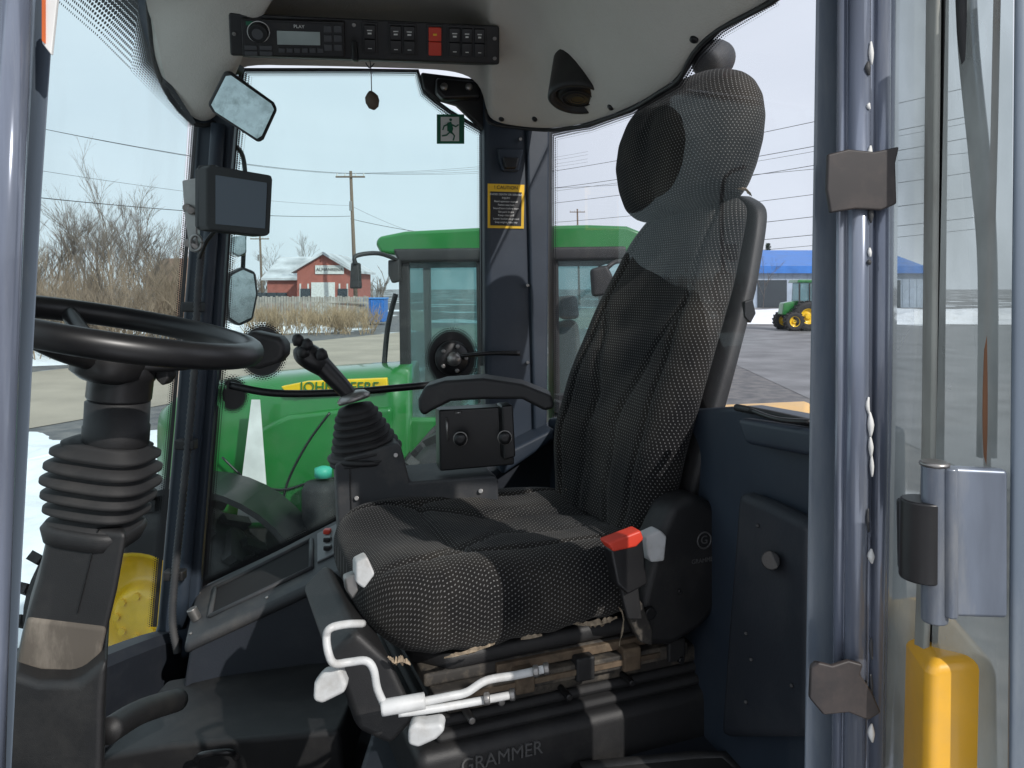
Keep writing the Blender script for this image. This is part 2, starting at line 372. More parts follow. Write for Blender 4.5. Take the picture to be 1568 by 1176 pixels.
SX('base_plinth',-.25,.36,-.235,.25,1.66,1.782,BLK,.02)
for a in (-.12,-.02,.10,.22,.27):
    cyl('rail_bolt',SL(a,-.236,1.83+.012*math.sin(a*40)),SL(a,-.19,1.83+.012*math.sin(a*40)),.006,STEEL if a>0.1 else BLKS,seat,n=12)
text('plinth_text','GRAMMER',SL(.22,-.2365,1.752),.030,-SF,Z,BADGE,seat,ext=.002)
# ragged foam showing where the fabric edge has worn through: flat irregular strips
def torn(pts,y,w):
    P=crom([W(x,yy,y+d) for x,yy,d in pts],8); vs=[];fs=[]
    for i,p in enumerate(P):
        e=math.sin(math.pi*(i+.3)/(len(P)-.4))
        vs+=[p+Z*w*e*random.uniform(.1,1.0)+Vector((0,.004,0)), p+Vector((random.uniform(-.001,.001),-.003*e-.001,-.0)), p-Z*w*e*random.uniform(.2,1.2)+Vector((0,.004,0))]
    for i in range(len(P)-1): fs+=[(3*i,3*i+1,3*i+4,3*i+3),(3*i+1,3*i+2,3*i+5,3*i+4)]
    mesh('torn_foam',vs,fs,FOAM,seat)
torn([(594,1006,0),(604,1014,0),(616,1012,0),(628,1018,0)],1.112,.009)
torn([(680,1008,0),(705,1002,.01),(735,994,.02),(758,986,.03)],1.140,.005)
torn([(798,979,.0),(830,973,.01)],1.175,.004)
torn([(878,956,0),(905,957,.01),(930,952,.02),(945,946,.03)],1.215,.007)
torn([(948,930,0),(955,950,0),(948,990,0)],1.225,.007)
torn([(866,748,0),(876,766,0),(890,780,0)],1.645,.012)
torn([(1130,288,0),(1142,290,0),(1152,300,0)],1.405,.006)
prism('front_skirt',[W(x,y,1.13) for x,y in [(500,1010),(545,965),(600,1015),(640,1100),(600,1145),(548,1120),(520,1040)]],SR*.3,BLK,seat,bevel=.012,seg=3)
def WT(name,l,r,m,y=1.07,**k): return tube(name,[W(x,yy,y+(d if d else 0)) for x,yy,d in l],r,m,seat,**k)
WT('height_bar',[(556,955,.05),(530,956,.02),(506,962,0),(500,975,0),(503,1000,-.01),(512,1016,-.01),(535,1014,0),(560,1012,0),(572,1025,0),(578,1055,0),(590,1082,0)],.0055,WHT,y=1.05)
WT('slide_bar',[(590,1085,0),(640,1076,.01),(690,1066,.02),(715,1060,.03),(745,1042,.05),(790,1034,.07),(836,1024,.09)],.0058,WHT,y=1.05)
WT('slide_bar_lower',[(610,1092,.0),(660,1086,.01),(720,1076,.03),(784,1064,.06)],.0055,WHT,y=1.05)
WT('bar_sleeve',[(585,1084,-.002),(615,1079,0),(650,1073,.008)],.0110,WHT,y=1.05)
for x,y,d in ((836,1024,1.14),(784,1064,1.11),(820,1028,1.125),(745,1070,1.085)): 
    cyl('bar_end',W(x-4,y,d),W(x+5,y-1,d),.0085,STEEL,seat,n=14)
prism('paddle_lever',[W(x,y,1.05) for x,y in [(480,1048),(492,1032),(520,1024),(530,1048),(528,1062),(492,1080),(478,1074)]],Vector((0,.022,0)),WHT,seat,bevel=.006,seg=3)
prism('weight_knob',[W(x,y,1.04) for x,y in [(624,1118),(634,1108),(650,1112),(676,1108),(682,1120),(668,1134),(640,1147),(624,1142)]],Vector((0,.03,0)),WHT,seat,bevel=.006,seg=3)

# ================================================================ ARMREST + JOYSTICK CONSOLE
con=grp('joystick_console')
prism('console_body',[W(x,y,1.62) for x,y in [(513,712),(530,700),(608,678),(615,686),(628,738),(758,728),(764,735),(764,830),(530,875),(520,850)]],CR*.16,CONS,con,bevel=.008,seg=3)
prism('console_face_line',[W(x,y,1.618) for x,y in [(534,712),(536,712),(542,860),(540,860)]],CR*.002,BLKS,con,bevel=0)
for x,y in ((606,697),(546,763),(736,752)): cyl('screw',W(x,y,1.614),W(x,y,1.63),.005,STEEL,con,n=14,bevel=.001)
jb=W(560,692,1.68); jt=W(543,622,1.66); ax=(jt-jb); hgt=ax.length
prof=[]
for i in range(7):
    r=.078-.0052*i; h=hgt*i/7
    prof+=[(h,r-.010),(h+hgt/14*.6,r),(h+hgt/14*1.1,r),(h+hgt/14*1.7,r-.010)]
prof+=[(hgt,.040),(hgt+.008,.036),(hgt+.014,.014)]
lathe('boot',jb-ax.normalized()*.01,ax,[(h,(r,r*.85)) for h,r in prof],RUB,con,n=48,sq=.75,xdir=Vector((1,0,0)))
tube('boot_base',[jb+Vector((math.cos(a)*.076,math.sin(a)*.062,-.012)) for a in [k*math.pi/12 for k in range(25)]],.007,BLK,con,n=8,k=2)
lathe('joystick_collar',W(543,614,1.655),W(540,604,1.655)-W(543,614,1.655),[(0,.034),(.008,.036),(.018,.026),(.022,.01)],STEEL,con)
tube('joystick_shaft',[W(540,612,1.655),W(528,596,1.65),W(505,572,1.64),W(487,553,1.63)],[.015,.0175,.020,.021],BLKS,con,n=18)
tube('joystick_grip',[W(500,568,1.64),W(484,553,1.63),W(466,540,1.62),W(458,530,1.62)],[.018,.026,.025,.014],BLKS,con,n=18)
for x,y in ((458,526),(472,533),(494,548),(466,545)): lathe('joystick_button',W(x,y,1.60),(-.2,-.4,1),[(0,.012),(.012,.012),(.02,.007),(.021,.002)],BLK,con,n=16)
arm=grp('armrest')
top=[(640,612),(650,592),(680,583),(740,579),(800,588),(845,606),(850,625),(835,630),(800,612),(740,612),(690,615),(660,630),(648,638),(640,628)]
prism('arm_shell',[W(x,y,1.58) for x,y in top],Vector((0,.085,0)),BLK,arm,bevel=.014,seg=5)
prism('arm_bracket',[W(x,y,1.63) for x,y in [(672,628),(785,622),(788,712),(674,722)]],CR*.05,BLKS,arm,bevel=.004)
prism('arm_bracket_flange',[W(x,y,1.60) for x,y in [(768,622),(786,620),(790,700),(772,705)]],CR*.05,BLKS,arm,bevel=.004)
for x,y in ((705,672),(773,670)):
    lathe('adjust_knob',W(x,y,1.605),(0,1,0),[(-.012,.004),(-.012,.012),(0,.015),(.004,.010),(.03,.010)],BLKS,arm,n=20)
    tube('knob_ring',[W(x,y,1.6)+Vector((math.cos(k*math.pi/8)*.014,0,math.sin(k*math.pi/8)*.014)) for k in range(17)],.0015,STEEL,arm,n=6,k=2)
for x0,y0,x1,y1 in ((684,640,686,675),(697,632,706,632)):
    tube('adjust_slot',[W(x0,y0,1.628),W(x1,y1,1.628)],.003,STEEL,arm,n=6)

# ================================================================ STEERING
st=grp('steering_wheel')
wc=W(178,505,1.13); wn=Vector((.20,.030,1)).normalized(); wx=(Vector((1,0,0))-wn*wn.x).normalized(); wy=wn.cross(wx)
rings=[]
for i in range(96):
    a=2*math.pi*i/96; d=wx*math.cos(a)+wy*math.sin(a)
    rings.append([wc+d*(.192+.018*math.cos(b))+wn*.0185*math.sin(b) for b in [2*math.pi*j/20 for j in range(20)]])
rings.append(rings[0]); loft('wheel_rim',rings,BLKS,st,caps=False)
hub=wc-wn*.045
for a in (20,140,260):
    d=wx*math.cos(math.radians(a))+wy*math.sin(math.radians(a))
    tube('spoke',[hub+d*.03,hub+d*.1+wn*.015,wc+d*.19],[.016,.014,.012],BLKS,st,n=12)
lathe('hub',hub-wn*.03,wn,[(0,.035),(.01,.05),(.04,.052),(.05,.045),(.052,.01)],BLKS,st)
sc=grp('steering_column')
y0=1.15
lathe('upper_cylinder',W(182,612,y0),W(190,540,y0)-W(182,612,y0),[(0,.043),(.004,.045),(.03,.045),(.033,.047),(.05,.047),(.052,.045),(.072,.045),(.074,.03)],BLKS,sc)
lathe('mid_cylinder',W(177,682,y0),W(181,612,y0)-W(177,682,y0),[(0,.044),(.002,.046),(.03,.046),(.032,.0445),(.066,.0445),(.067,.041),(.072,.041)],BLK,sc)
a=W(146,806,y0);b=W(166,678,y0);L_=(b-a).length; prof=[]
nb=6
for i in range(nb):
    h=L_*i/nb; r=.076-.003*abs(i-3.2)**1.4
    prof+=[(h,(r-.013,r*.9-.013)),(h+L_/nb*.25,(r,r*.9)),(h+L_/nb*.5,(r,r*.9)),(h+L_/nb*.8,(r-.012,r*.9-.012))]
prof+=[(L_,(.058,.052)),(L_+.004,(.045,.045))]
lathe('column_bellows',a,b-a,prof,RUB,sc,n=56,sq=.62,xdir=Vector((1,0,0)))
lathe('bellows_collar',a-(b-a).normalized()*.02,b-a,[(0,(.050,.05)),(.003,(.058,.055)),(.022,(.064,.06)),(.03,(.06,.055))],BLK,sc,n=56,sq=.55,xdir=Vector((1,0,0)))
prism('column_cover',[W(x,y,1.10) for x,y in [(78,800),(196,815),(180,905),(168,955),(150,1040),(22,1028),(40,950),(58,890)]],Vector((-.055,.10,0)),BLK,sc,bevel=.01,seg=3)
prism('column_cover_worn',[W(x,y,1.096) for x,y in [(42,945),(165,960),(148,1038),(24,1026)]],Vector((-.055,.10,0)),mat('worn_cover',(.10,.085,.07),.85,dust_mottle=1.0,scale=8,dust_mottle_col=(.27,.235,.195),stretch=(1.8,1.8,.5)),sc,bevel=.008,seg=3)
prism('column_base',[W(x,y,1.06) for x,y in [(14,1030),(60,1045),(120,1045),(165,1008),(160,1080),(155,1300),(0,1300)]],Vector((-.08,.16,0)),BLK,sc,bevel=.012,seg=3)
prism('column_seam',[W(x,y,1.098) for x,y in [(148,812),(150,812),(118,940),(116,940)]],Vector((0,.01,0)),BLKS,sc,bevel=0)
prism('column_stalk',[W(x,y,1.16) for x,y in [(240,545),(256,545),(258,580),(248,592),(236,580)]],Vector((0,.03,0)),BLK,sc)
prism('wheel_side_switch',[W(x,y,1.36) for x,y in [(380,506),(425,516),(436,528),(434,545),(425,556),(395,566),(352,562),(350,540)]],Vector((0,.05,0)),BLK,sc,bevel=.01)
tube('pedal_arm',[W(165,1120,1.2),W(215,1090,1.3),W(272,1072,1.45)],.02,BLK,sc,n=14)

# ================================================================ CAB FRAME
cab=grp('loader_cab_frame')
def ssl(pts,off,th,m,name,bv=.008,par=cab): return prism(name,[side(x,y,off) for x,y in pts],CR*th,m,par,bevel=bv,seg=3)
ssl([(742,140),(842,150),(840,300),(838,700),(745,700),(743,400)],-.03,.09,NAVY,'rear_pillar',.02)
ssl([(806,185),(842,190),(838,660),(818,660)],-.045,.05,NAVY,'rear_pillar_flange',.008)
ap=[(303,120),(352,120),(366,110),(350,300),(338,500),(322,700),(306,905),(290,1010),(225,1010),(240,960),(268,640),(287,400)]
prism('front_pillar',[W(x,y,2.0) for x,y in ap],CR*.08,NAVY,cab,bevel=.012,seg=3)
tube('pillar_inner_rail',[W(334,190,1.985),W(318,430,1.985),W(300,650,1.985),W(275,960,1.985)],.018,NAVY,cab,n=14)
ssl([(622,742),(758,722),(800,690),(858,650),(1100,640),(1100,1500),(622,1500)],-.05,.1,NAVYF,'lower_side_wall',.015)
ssl([(760,700),(850,655),(852,672),(770,728)],-.12,.1,NAVY,'side_ledge',.01)
ssl([(306,905),(520,800),(640,730),(640,1500),(260,1500),(225,1010)],0.0,.05,NAVYF,'front_side_wall',.01)
prism('rear_wall',[rear(x,y,0) for x,y in [(838,640),(1126,622),(1180,632),(1246,645),(1330,655),(1340,1500),(838,1500)]],-CF*.06,NAVY,cab,bevel=.01)
prism('rear_wall_step',[rear(x,y,-.03) for x,y in [(1126,640),(1300,668),(1300,712),(1140,680)]],-CF*.03,NAVY,cab,bevel=.008)
prism('rear_wall_pad',[rear(x,y,-.035) for x,y in [(1128,752),(1170,768),(1236,800),(1236,1130),(1100,1130),(1112,960)]],-CF*.035,NAVYF,cab,bevel=.015)
cyl('wall_cap',rear(1180,858,-.055),rear(1180,858,0),.013,BLK,cab)
for x,y in ((1160,805),(1142,1075),(1150,1010),(1142,970),(1212,1050)): cyl('wall_screw',rear(x,y,-.038),rear(x,y,.01),.003,BLKS,cab,n=10,bevel=.001)
ws=[Vector((-.84,2.02,0)),Vector((-.93,1.6,0)),Vector((-.95,1.2,0)),Vector((-.82,.85,0)),Vector((-.6,.62,0))]
wsc=crom(ws,8)
rings=[]
n=len(wsc)
for i,p in enumerate(wsc):
    l=Vector((-.08,0,0)); z=1.60+.22*min(1,i/(n-1)*1.6)
    rings.append([p+l+Z*z,p+l+Vector((.05,0,0))+Z*z,p+l+Vector((.07,0,0))+Z*(z-.02),p+Vector((.07-.12,0,0))+Z*1.2,p+Vector((-.12,0,0))+Z*1.2])
loft('windshield_sill',rings,NAVYF,cab,smooth=False)
prism('cab_floor',[Vector((-1.1,.55,1.42)),Vector((.75,.55,1.42)),Vector((.6,2.4,1.42)),Vector((-1.1,2.1,1.42))],Vector((0,0,.05)),NAVYF,cab,bevel=.01)
mat_=grp('floor_mat')
prism('mat',[Vector((-.6,.7,1.475)),Vector((-.3,.72,1.475)),Vector((-.3,1.3,1.475)),Vector((-.6,1.6,1.475))],Vector((0,0,.02)),RUB,mat_,bevel=.008)
for i in range(4): box('mat_rib',(-.55+i*.07,1.0,1.498),(.03,.5,.012),RUB,mat_,bevel=.004)
box('raised_platform',(.22,1.4,1.58),(.95,1.1,.24),NAVYF,cab,bevel=.012)
tr_=[(W(885,1150,1.27)),(W(1062,1128,1.30)),(W(1110,1128,1.30)),(W(1165,1176,1.22)),(W(1180,1240,1.1)),(W(870,1240,1.1))]
tr_=[Vector((p.x,p.y,1.705)) for p in tr_]
tube('tray_rim',tr_+[tr_[0]],.012,BLK,cab,n=10,sm=False)
prism('tray',tr_,Z*.006,RUB,cab,bevel=.002)
sc2=grp('side_console')
A=W(300,905,2.04);B=W(525,790,2.12);C=W(530,870,1.80);D=W(282,985,1.75)
prism('console_top',[A,B,C,D],Vector((0,0,-.03)),CONS,sc2,bevel=.012,seg=3)
prism('console_side',[D+Vector((.01,.01,-.01)),C+Vector((0,.01,-.01)),W(575,1500,1.7),W(262,1500,1.72),W(270,1120,1.72)],Vector((-.05,.2,0)),NAVYF,sc2,bevel=.01)
def bil(P,s,t,h=0,flip=False):
    nn=(P[1]-P[0]).cross(P[3]-P[0]).normalized()
    if flip and nn.z<0: nn=-nn
    return P[0]*(1-s)*(1-t)+P[1]*s*(1-t)+P[2]*s*t+P[3]*(1-s)*t+nn*h
Q=[D,C,B,A]
def bq(s,t,h): return bil(Q,s,t,h,True)
def pocket(s0,s1,t0,t1):
    pr_=[bq(s0,t0,.001),bq(s1,t0,.001),bq(s1,t1,.001),bq(s0,t1,.001)]
    prism('pocket',pr_,Vector((0,0,.002)),mat('pocket_dark',(.005,.005,.006),.9),sc2,bevel=0)  # recess darkness is put into the colour of a near-black slab on top
    for i in range(4): tube('pocket_rim',[pr_[i]+Z*.003,pr_[(i+1)%4]+Z*.003],.006,CONS,sc2,n=8)
pocket(.14,.78,.25,.8)
prism('console_switchplate',[bq(.82,.3,.001),bq(.97,.3,.001),bq(.97,.85,.001),bq(.82,.85,.001)],Vector((0,0,.006)),mat('plate_grey',(.12,.125,.13),.5,dust_mottle=.3),sc2,bevel=.002)
for t in (.42,.58,.74): box('console_switch',bq(.9,t,.012),(.018,.022,.012),RED if t>.7 else BLKS,sc2,bevel=.003)
cyl('console_pin',bq(.05,.35,0),bq(.05,.35,.03),.012,STEEL,sc2)
for s_,t_ in ((.03,.12),(.5,.12),(.97,.12),(.03,.9)): cyl('console_screw',bq(s_,t_,-.002),bq(s_,t_,.003),.004,STEEL,sc2,n=10,bevel=.001)
prism('lower_tray',[W(x,y,1.5) for x,y in [(150,1160),(262,1140),(520,1118),(530,1200),(150,1250)]],Vector((0,.3,.0)),BLK,sc2,bevel=.012)
tube('tray_handle',[W(300,1165,1.45),W(310,1156,1.43),W(350,1152,1.43),W(362,1160,1.45)],.006,BLKS,sc2)

# ---- windows
win=grp('windshield')
rings=[]
for i,p in enumerate(wsc):
    rings.append([p+Vector((-.09+.10*k/8,0,0))+Z*(1.55+1.72*k/8) for k in range(9)])
loft('glass',rings,GWIND,win,closed=False,caps=False)
gls=grp('side_window')
op=[(352,106),(500,106),(640,110),(656,145),(700,172),(744,200),(744,400),(743,560),(742,700),(628,742),(500,812),(306,900),(322,700),(338,500),(352,300)]
sheet('glass',[side(x,y,.02) for x,y in op],GTINT,gls)
def fritstrip(name,o,i,fn,par,m=None): frit(name,[fn(x,y) for x,y in o],[fn(x,y) for x,y in i],par,m)
fs_=lambda x,y: side(x,y,.017)
fritstrip('frit_top',[(356,104),(500,104),(641,106),(652,140),(690,168),(744,200),(744,350),(743,560)],[(372,118),(500,118),(634,118),(642,148),(680,180),(731,208),(731,350),(731,560)],fs_,gls)
fritstrip('frit_left',[(366,104),(350,300),(338,500),(322,700),(306,905)],[(386,118),(366,300),(354,500),(338,700),(324,890)],fs_,gls)
fritstrip('frit_bottom',[(306,900),(500,808),(628,738)],[(310,884),(498,794),(622,726)],fs_,gls)
def blob(cx,cy,r1,r2,fn,par,name):
    o=[];i=[]
    for k in range(25):
        a=2*math.pi*k/24; o.append((cx+r1*math.cos(a),cy+r1*1.15*math.sin(a))); i.append((cx+r2*math.cos(a),cy+r2*1.15*math.sin(a)))
    fritstrip(name,o,i,fn,par); sheet(name+'_solid',[fn(x,y) for x,y in o[:-1]],BLKS,par)
blob(692,548,30,43,fs_,gls,'frit_latch')
blob(402,538,28,40,fs_,gls,'frit_hinge')
blob(356,604,16,27,fs_,gls,'frit_hinge_low')
fritstrip('frit_windshield_edge',[(303,190),(287,400),(268,640),(240,960)],[(288,190),(273,400),(254,640),(225,960)],lambda x,y:W(x,y,1.985),win)
fritstrip('frit_windshield_top',[(110,-120),(215,-20),(236,88),(300,188)],[(70,-10),(150,60),(200,110),(286,196)],lambda x,y:W(x,y,1.93),win,FRITW)
rg=grp('rear_window')
sheet('glass',[rear(x,y,.02) for x,y in [(838,190),(838,660),(1126,630),(1180,638),(1246,650),(1400,660),(1400,-160),(1180,-20),(1095,50),(1040,110),(965,155),(900,180)]],GCLR,rg)
fritstrip('frit_rear',[(840,640),(839,300),(840,200),(900,190),(965,167),(1035,125),(1062,80),(1100,42),(1180,-5)],[(854,640),(854,300),(854,214),(906,203),(972,180),(1047,138),(1077,92),(1112,56),(1194,7)],lambda x,y: rear(x,y,.017),rg)
tube('rear_glass_seal',[rear(1128,624,-.01),rear(1180,634,-.01),rear(1260,652,-.01)],.006,BLK,rg,n=8)
tube('rear_grab_wire',[rear(1150,628,-.02),rear(1190,642,-.03),rear(1240,646,-.02)],.004,BLKS,rg,n=8)

# ================================================================ HEADLINER
hl=grp('cab_headliner')
lip=[(150,-150,1.3),(205,-60,1.7),(226,0,1.85),(232,60,1.9),(238,98,1.92),(262,150,1.95),(300,188,1.97),(330,186,2.0),(350,140,2.03),(356,98,2.05),(430,100,2.08),(500,101,2.1),(570,103,2.12),(640,105,2.14),(700,108,2.16),(736,125,2.17),(744,165,2.17),(750,186,2.17),(790,193,2.17),(835,197,2.13),(870,194,2.03),(900,188,1.94),(965,165,1.7),(1010,138,1.56),(1040,118,1.467),(1062,78,1.40),(1100,42,1.32),(1180,0,1.18),(1260,-60,1.05)]
r0=[];r1=[];r2=[];r3=[];r4=[]
for i,(x,y,d) in enumerate(lip):
    p=W(x,y,d); r0.append(p)
    inn=(Vector((-.02,1.3,0))-Vector((p.x,p.y,0))); ln=inn.length; inn=inn/ln
    if 9<=i<=14:
        r1.append(p-Vector((0,.005,0))+Z*.02); r2.append(W(x,8,d-.07)); r3.append(Vector((p.x,1.7,3.235)))
    elif i in(8,15):
        r1.append(p+inn*.02+Z*.02); r2.append(Vector((p.x,p.y,0))+inn*.1+Z*3.19); r3.append(Vector((p.x*.9,1.68,3.23)))
    else:
        r1.append(p+inn*.03+Z*.006); r2.append(Vector((p.x,p.y,0))+inn*min(.20,ln*.4)+Z*(p.z*.35+3.17*.65)); r3.append(Vector((p.x,p.y,0))+inn*min(.42,ln*.7)+Z*3.225)
    r4.append(Vector((-.02+.05*(i/14-1),1.1,3.245)))
rows=[r0,r1,r2,r3,r4]
top_=[ p+Z*.06+(p-Vector((0,1.3,p.z))).normalized()*.05 for p in r0]
toc=[Vector((q.x,q.y,3.36)) for q in top_]
ho=loft('liner',rows,HEAD,hl,closed=False,caps=False)
md=ho.modifiers.new('u','SUBSURF'); md.levels=2; md.render_levels=2; md.boundary_smooth='PRESERVE_CORNERS'
loft('outer_roof_skin',[r0,top_,toc],NAVY,hl,closed=False,caps=False)
prism('roof_panel',[Vector((-1.0,.70,3.27)),Vector((.55,.70,3.27)),Vector((.50,1.2,3.27)),Vector((.05,2.42,3.27)),Vector((-.85,2.2,3.27)),Vector((-1.0,1.3,3.27))],Z*.1,NAVY,hl,bevel=.03)
box('door_header',(-.0,.70,3.12),(1.6,.08,.42),NAVY,hl)
tube('liner_seal',[p-Z*.004 for p in r0[2:8]],.006,BLK,hl,n=8,k=3)
tube('liner_seal_rear',[p-Z*.004 for p in r0[16:]],.005,BLK,hl,n=8,k=3)
bpy.context.view_layer.update(); dg=bpy.context.evaluated_depsgraph_get(); he=ho.evaluated_get(dg)
def liner_hit(px,py,fb):
    d=(W(px,py,1)-Vector((0,0,H))).normalized()
    ok,loc,nor,idx=he.ray_cast(Vector((0,0,H)),d)
    if not ok: return W(px,py,fb),Vector((-.3,-.5,-.8)).normalized()
    if nor.dot(d)>0: nor=-nor
    return loc,nor.normalized()
for x,y in ((935,164),(819,182),(768,182),(1063,60)):
    p_,n_=liner_hit(x,y,2.0); lathe('liner_plug',p_,n_,[(-.01,.008),(.003,.008),(.005,.006),(.006,.001)],BLKS,hl,n=16)
spk=grp('ceiling_speaker')
sp,sn=liner_hit(889,146,1.89)
sn=Vector((-.10,-.27,-.95)).normalized(); sp=sp+Vector((-.01,-.03,-.012))
lathe('speaker_ring',sp,sn,[(-.10,.066),(-.004,.071),(.004,.071),(.008,.067),(.008,.061),(.001,.056),(-.004,.054)],BLK,spk,n=48)
lathe('speaker_grille',sp,sn,[(-.012,.053),(-.004,.052),(.003,.040),(.005,.020),(.005,.003)],BLKS,spk,n=48)
xs_=(Vector((1,0,0))-sn*sn.x).normalized(); ys_=sn.cross(xs_)
for rr_ in (.016,.026,.036): tube('speaker_ring_rib',[sp+sn*.005+ xs_*rr_*math.cos(k*math.pi/12)+ys_*rr_*math.sin(k*math.pi/12) for k in range(25)],.0013,BLK,spk,n=6,k=2)

# ================================================================ RADIO / SWITCH PANEL
rp=grp('overhead_radio_panel')
PB=[W(352,85,1.84),W(765,99,1.93),W(765,39,1.875),W(349,19,1.78)]
def PP(x,y,h=0):
    s=(x-350)/415; yb=86+12*s; yt=20+19*s; t=(yb-y)/(yb-yt); return bil(PB,s,t,h)
pn=(PB[1]-PB[0]).cross(PB[3]-PB[0]).normalized()
def pr(name,x0,y0,x1,y1,h0,h1,m,bv=.0015):
    s=12/415*(x1-x0)
    c=[PP(x0,y1,h0),PP(x1,y1+s*.5,h0),PP(x1,y0+s,h0),PP(x0,y0,h0)]
    return prism(name,c,pn*(h1-h0),m,rp,bevel=bv)
PLATE=mat('panel_plate_black',(.02,.02,.022),.5,dust_mottle=.1)
KEY=mat('radio_key_grey',(.07,.072,.078),.45)
prism('panel_plate',PB,Vector((-.03,.20,.055)),PLATE,rp,bevel=.006)
pr('radio_body',370,27,523,84,0,.012,BLKS,.003)
pr('radio_trim',373,30,520,81,.012,.0135,PLATE,.001)
pr('radio_display',422,44,486,65,.0135,.0150,LCD,.0005)
cyl('radio_knob',PP(395,46,.012),PP(395,46,.028),.022,BLKS,rp); cyl('radio_knob_cap',PP(395,46,.028),PP(395,46,.030),.013,KEY,rp)
tube('radio_knob_ring',[PP(395,46,.0145)+((PB[1]-PB[0]).normalized()*math.cos(k*math.pi/8)+(PB[3]-PB[0]).normalized()*math.sin(k*math.pi/8))*.025 for k in range(17)],.001,LWHT,rp,n=6,k=2)
for i in range(6): pr('radio_button',424+i*11.5,70,433+i*11.5,77,.0135,.017,KEY,.001)
for i in range(4): pr('radio_key',374+(i%2)*22,66+(i//2)*9,392+(i%2)*22,73+(i//2)*9,.0135,.017,KEY,.001)
for i in range(6): pr('radio_side_key',492+(i%2)*15,36+(i//2)*14,504+(i%2)*15,46+(i//2)*14,.0135,.017,KEY,.001)
pr('radio_led',377,30,387,36,.0136,.0142,SGRN,.0003); text('radio_label','PLAY',PP(455,38,.0138),.011,PB[1]-PB[0],PB[3]-PB[0],LWHT,rp,ext=.0002)
for x0,x1,m in ((552,570,BLKS),(592,610,BLKS),(613,631,BLKS),(652,672,RED),(684,702,BLKS),(704,721,BLKS),(724,741,BLKS)):
    yy=36+ (x0-550)*.035
    pr('switch_bezel',x0-3,yy-3,x1+3,yy+46,0,.004,PLATE)
    pr('rocker_switch',x0,yy,x1,yy+21,.004,.011,m,.002); pr('rocker_switch_low',x0,yy+22,x1,yy+43,.004,.009,m,.002)
    if m is BLKS:
        pr('switch_icon',x0+5,yy+7,x1-5,yy+8.6,.0112,.0118,LWHT,.0001); pr('switch_icon',x0+6,yy+11,x1-6,yy+13.5,.0112,.0118,LWHT,.0001)
        pr('switch_icon_low',x0+6,yy+35,x1-6,yy+36.2,.0092,.0098,LWHT,.0001)
    else: pr('switch_icon',x0+7,yy+9,x1-7,yy+12,.0112,.0118,LYEL,.0001)
for x,y in ((358,52),(757,58),(757,88),(537,38)): cyl('panel_screw',PP(x,y,0),PP(x,y,.003),.005,STEEL,rp,n=12,bevel=.001)
prism('panel_pull',[W(x,y,1.82) for x,y in [(538,62),(546,62),(548,92),(538,92)]],Vector((0,.02,0)),BLKS,rp)
orn=grp('hanging_ornament')
tube('string',[W(566,90,1.87),W(568,105,1.87),W(569,140,1.87)],.0012,WIRE,orn,n=6)
tube('bow',[W(560,96,1.87),W(566,104,1.865),W(573,97,1.87)],.0014,WIRE,orn,n=6)
lathe('acorn_body',W(573,168,1.87),W(567,140,1.87)-W(573,168,1.87),[(0,.003),(.006,.012),(.02,.017),(.032,.016),(.04,.010),(.046,.004)],mat('ornament_brown',(.10,.075,.055),.6),orn,n=20)
br=grp('window_latch_bracket')
ssl([(645,110),(742,122),(742,200),(700,160),(665,150),(650,135)],-.01,.03,BLK,'bracket_plate',.006,br)
ssl([(668,118),(738,124),(738,150),(680,152),(668,140)],-.05,.04,BLKS,'bracket_box',.01,br)
for x in (680,718): lathe('bracket_bolt',side(x,133,-.05),-CR,[(0,.011),(.006,.010),(.007,.002)],STEEL,br,n=18)
ex=grp('emergency_exit_sign'); 
def es(x,y,o): return side(x,y,o)
prism('sign_back',[es(x,y,.006) for x,y in [(669,175),(711,175),(711,220),(669,220)]],CR*.003,SGRN,ex,bevel=0)
prism('sign_inner',[es(x,y,.004) for x,y in [(675,179),(703,179),(703,216),(675,216)]],CR*.002,LWHT,ex,bevel=0)
prism('figure_body',[es(x,y,.002) for x,y in [(685,188),(691,186),(694,197),(692,205),(685,200)]],CR*.0015,SGRN,ex,bevel=0)
lathe('figure_head',es(690,183.5,.004),-CR,[(0,.004),(.002,.004)],SGRN,ex,n=14)
for l in ([(687,190),(680,193),(678,199)],[(692,191),(698,194),(702,191)],[(689,202),(684,207),(677,208)],[(692,203),(696,208),(694,215)]):
    tube('figure_limb',[es(x,y,.0025) for x,y in l],.0022,SGRN,ex,n=6,sm=False)
cl=grp('caution_label')
prism('label_back',[side(x,y,-.0335) for x,y in [(747,281),(803,283),(802,350),(747,349)]],CR*.002,LYEL,cl,bevel=0)
prism('label_panel',[side(x,y,-.0350) for x,y in [(751,293),(799,294.5),(798,346),(751,345)]],CR*.001,LBLK,cl,bevel=0)
text('label_title','! CAUTION',side(775,287.5,-.0355),.014,-CF,Z,LBLK,cl,ext=.0002)
for i,s in enumerate(['AVOID DEATH OR SERIOUS','INJURY','Read operator manual','Fasten seat belt','Sound horn before start','Set park brake','Keep riders off','Lower bucket to ground','Stop engine, take key']):
    text('label_line',s,side(775,298+i*5.3,-.0362),.0078,-CF,Z,LWHT,cl,ext=.0001)
hk=grp('coat_hook')
ssl([(762,226),(803,228),(800,240),(796,262),(770,262),(764,245)],-.05,.02,NAVY,'hook_plate',.006,hk)
ssl([(770,240),(796,241),(792,258),(774,258)],-.07,.02,BLKS,'hook_lip',.006,hk)
for x,y in ((797,213),(808,437),(808,555)): cyl('screw',side(x,y,-.05),side(x,y,-.02),.005,STEEL,cab,n=10,bevel=.001)

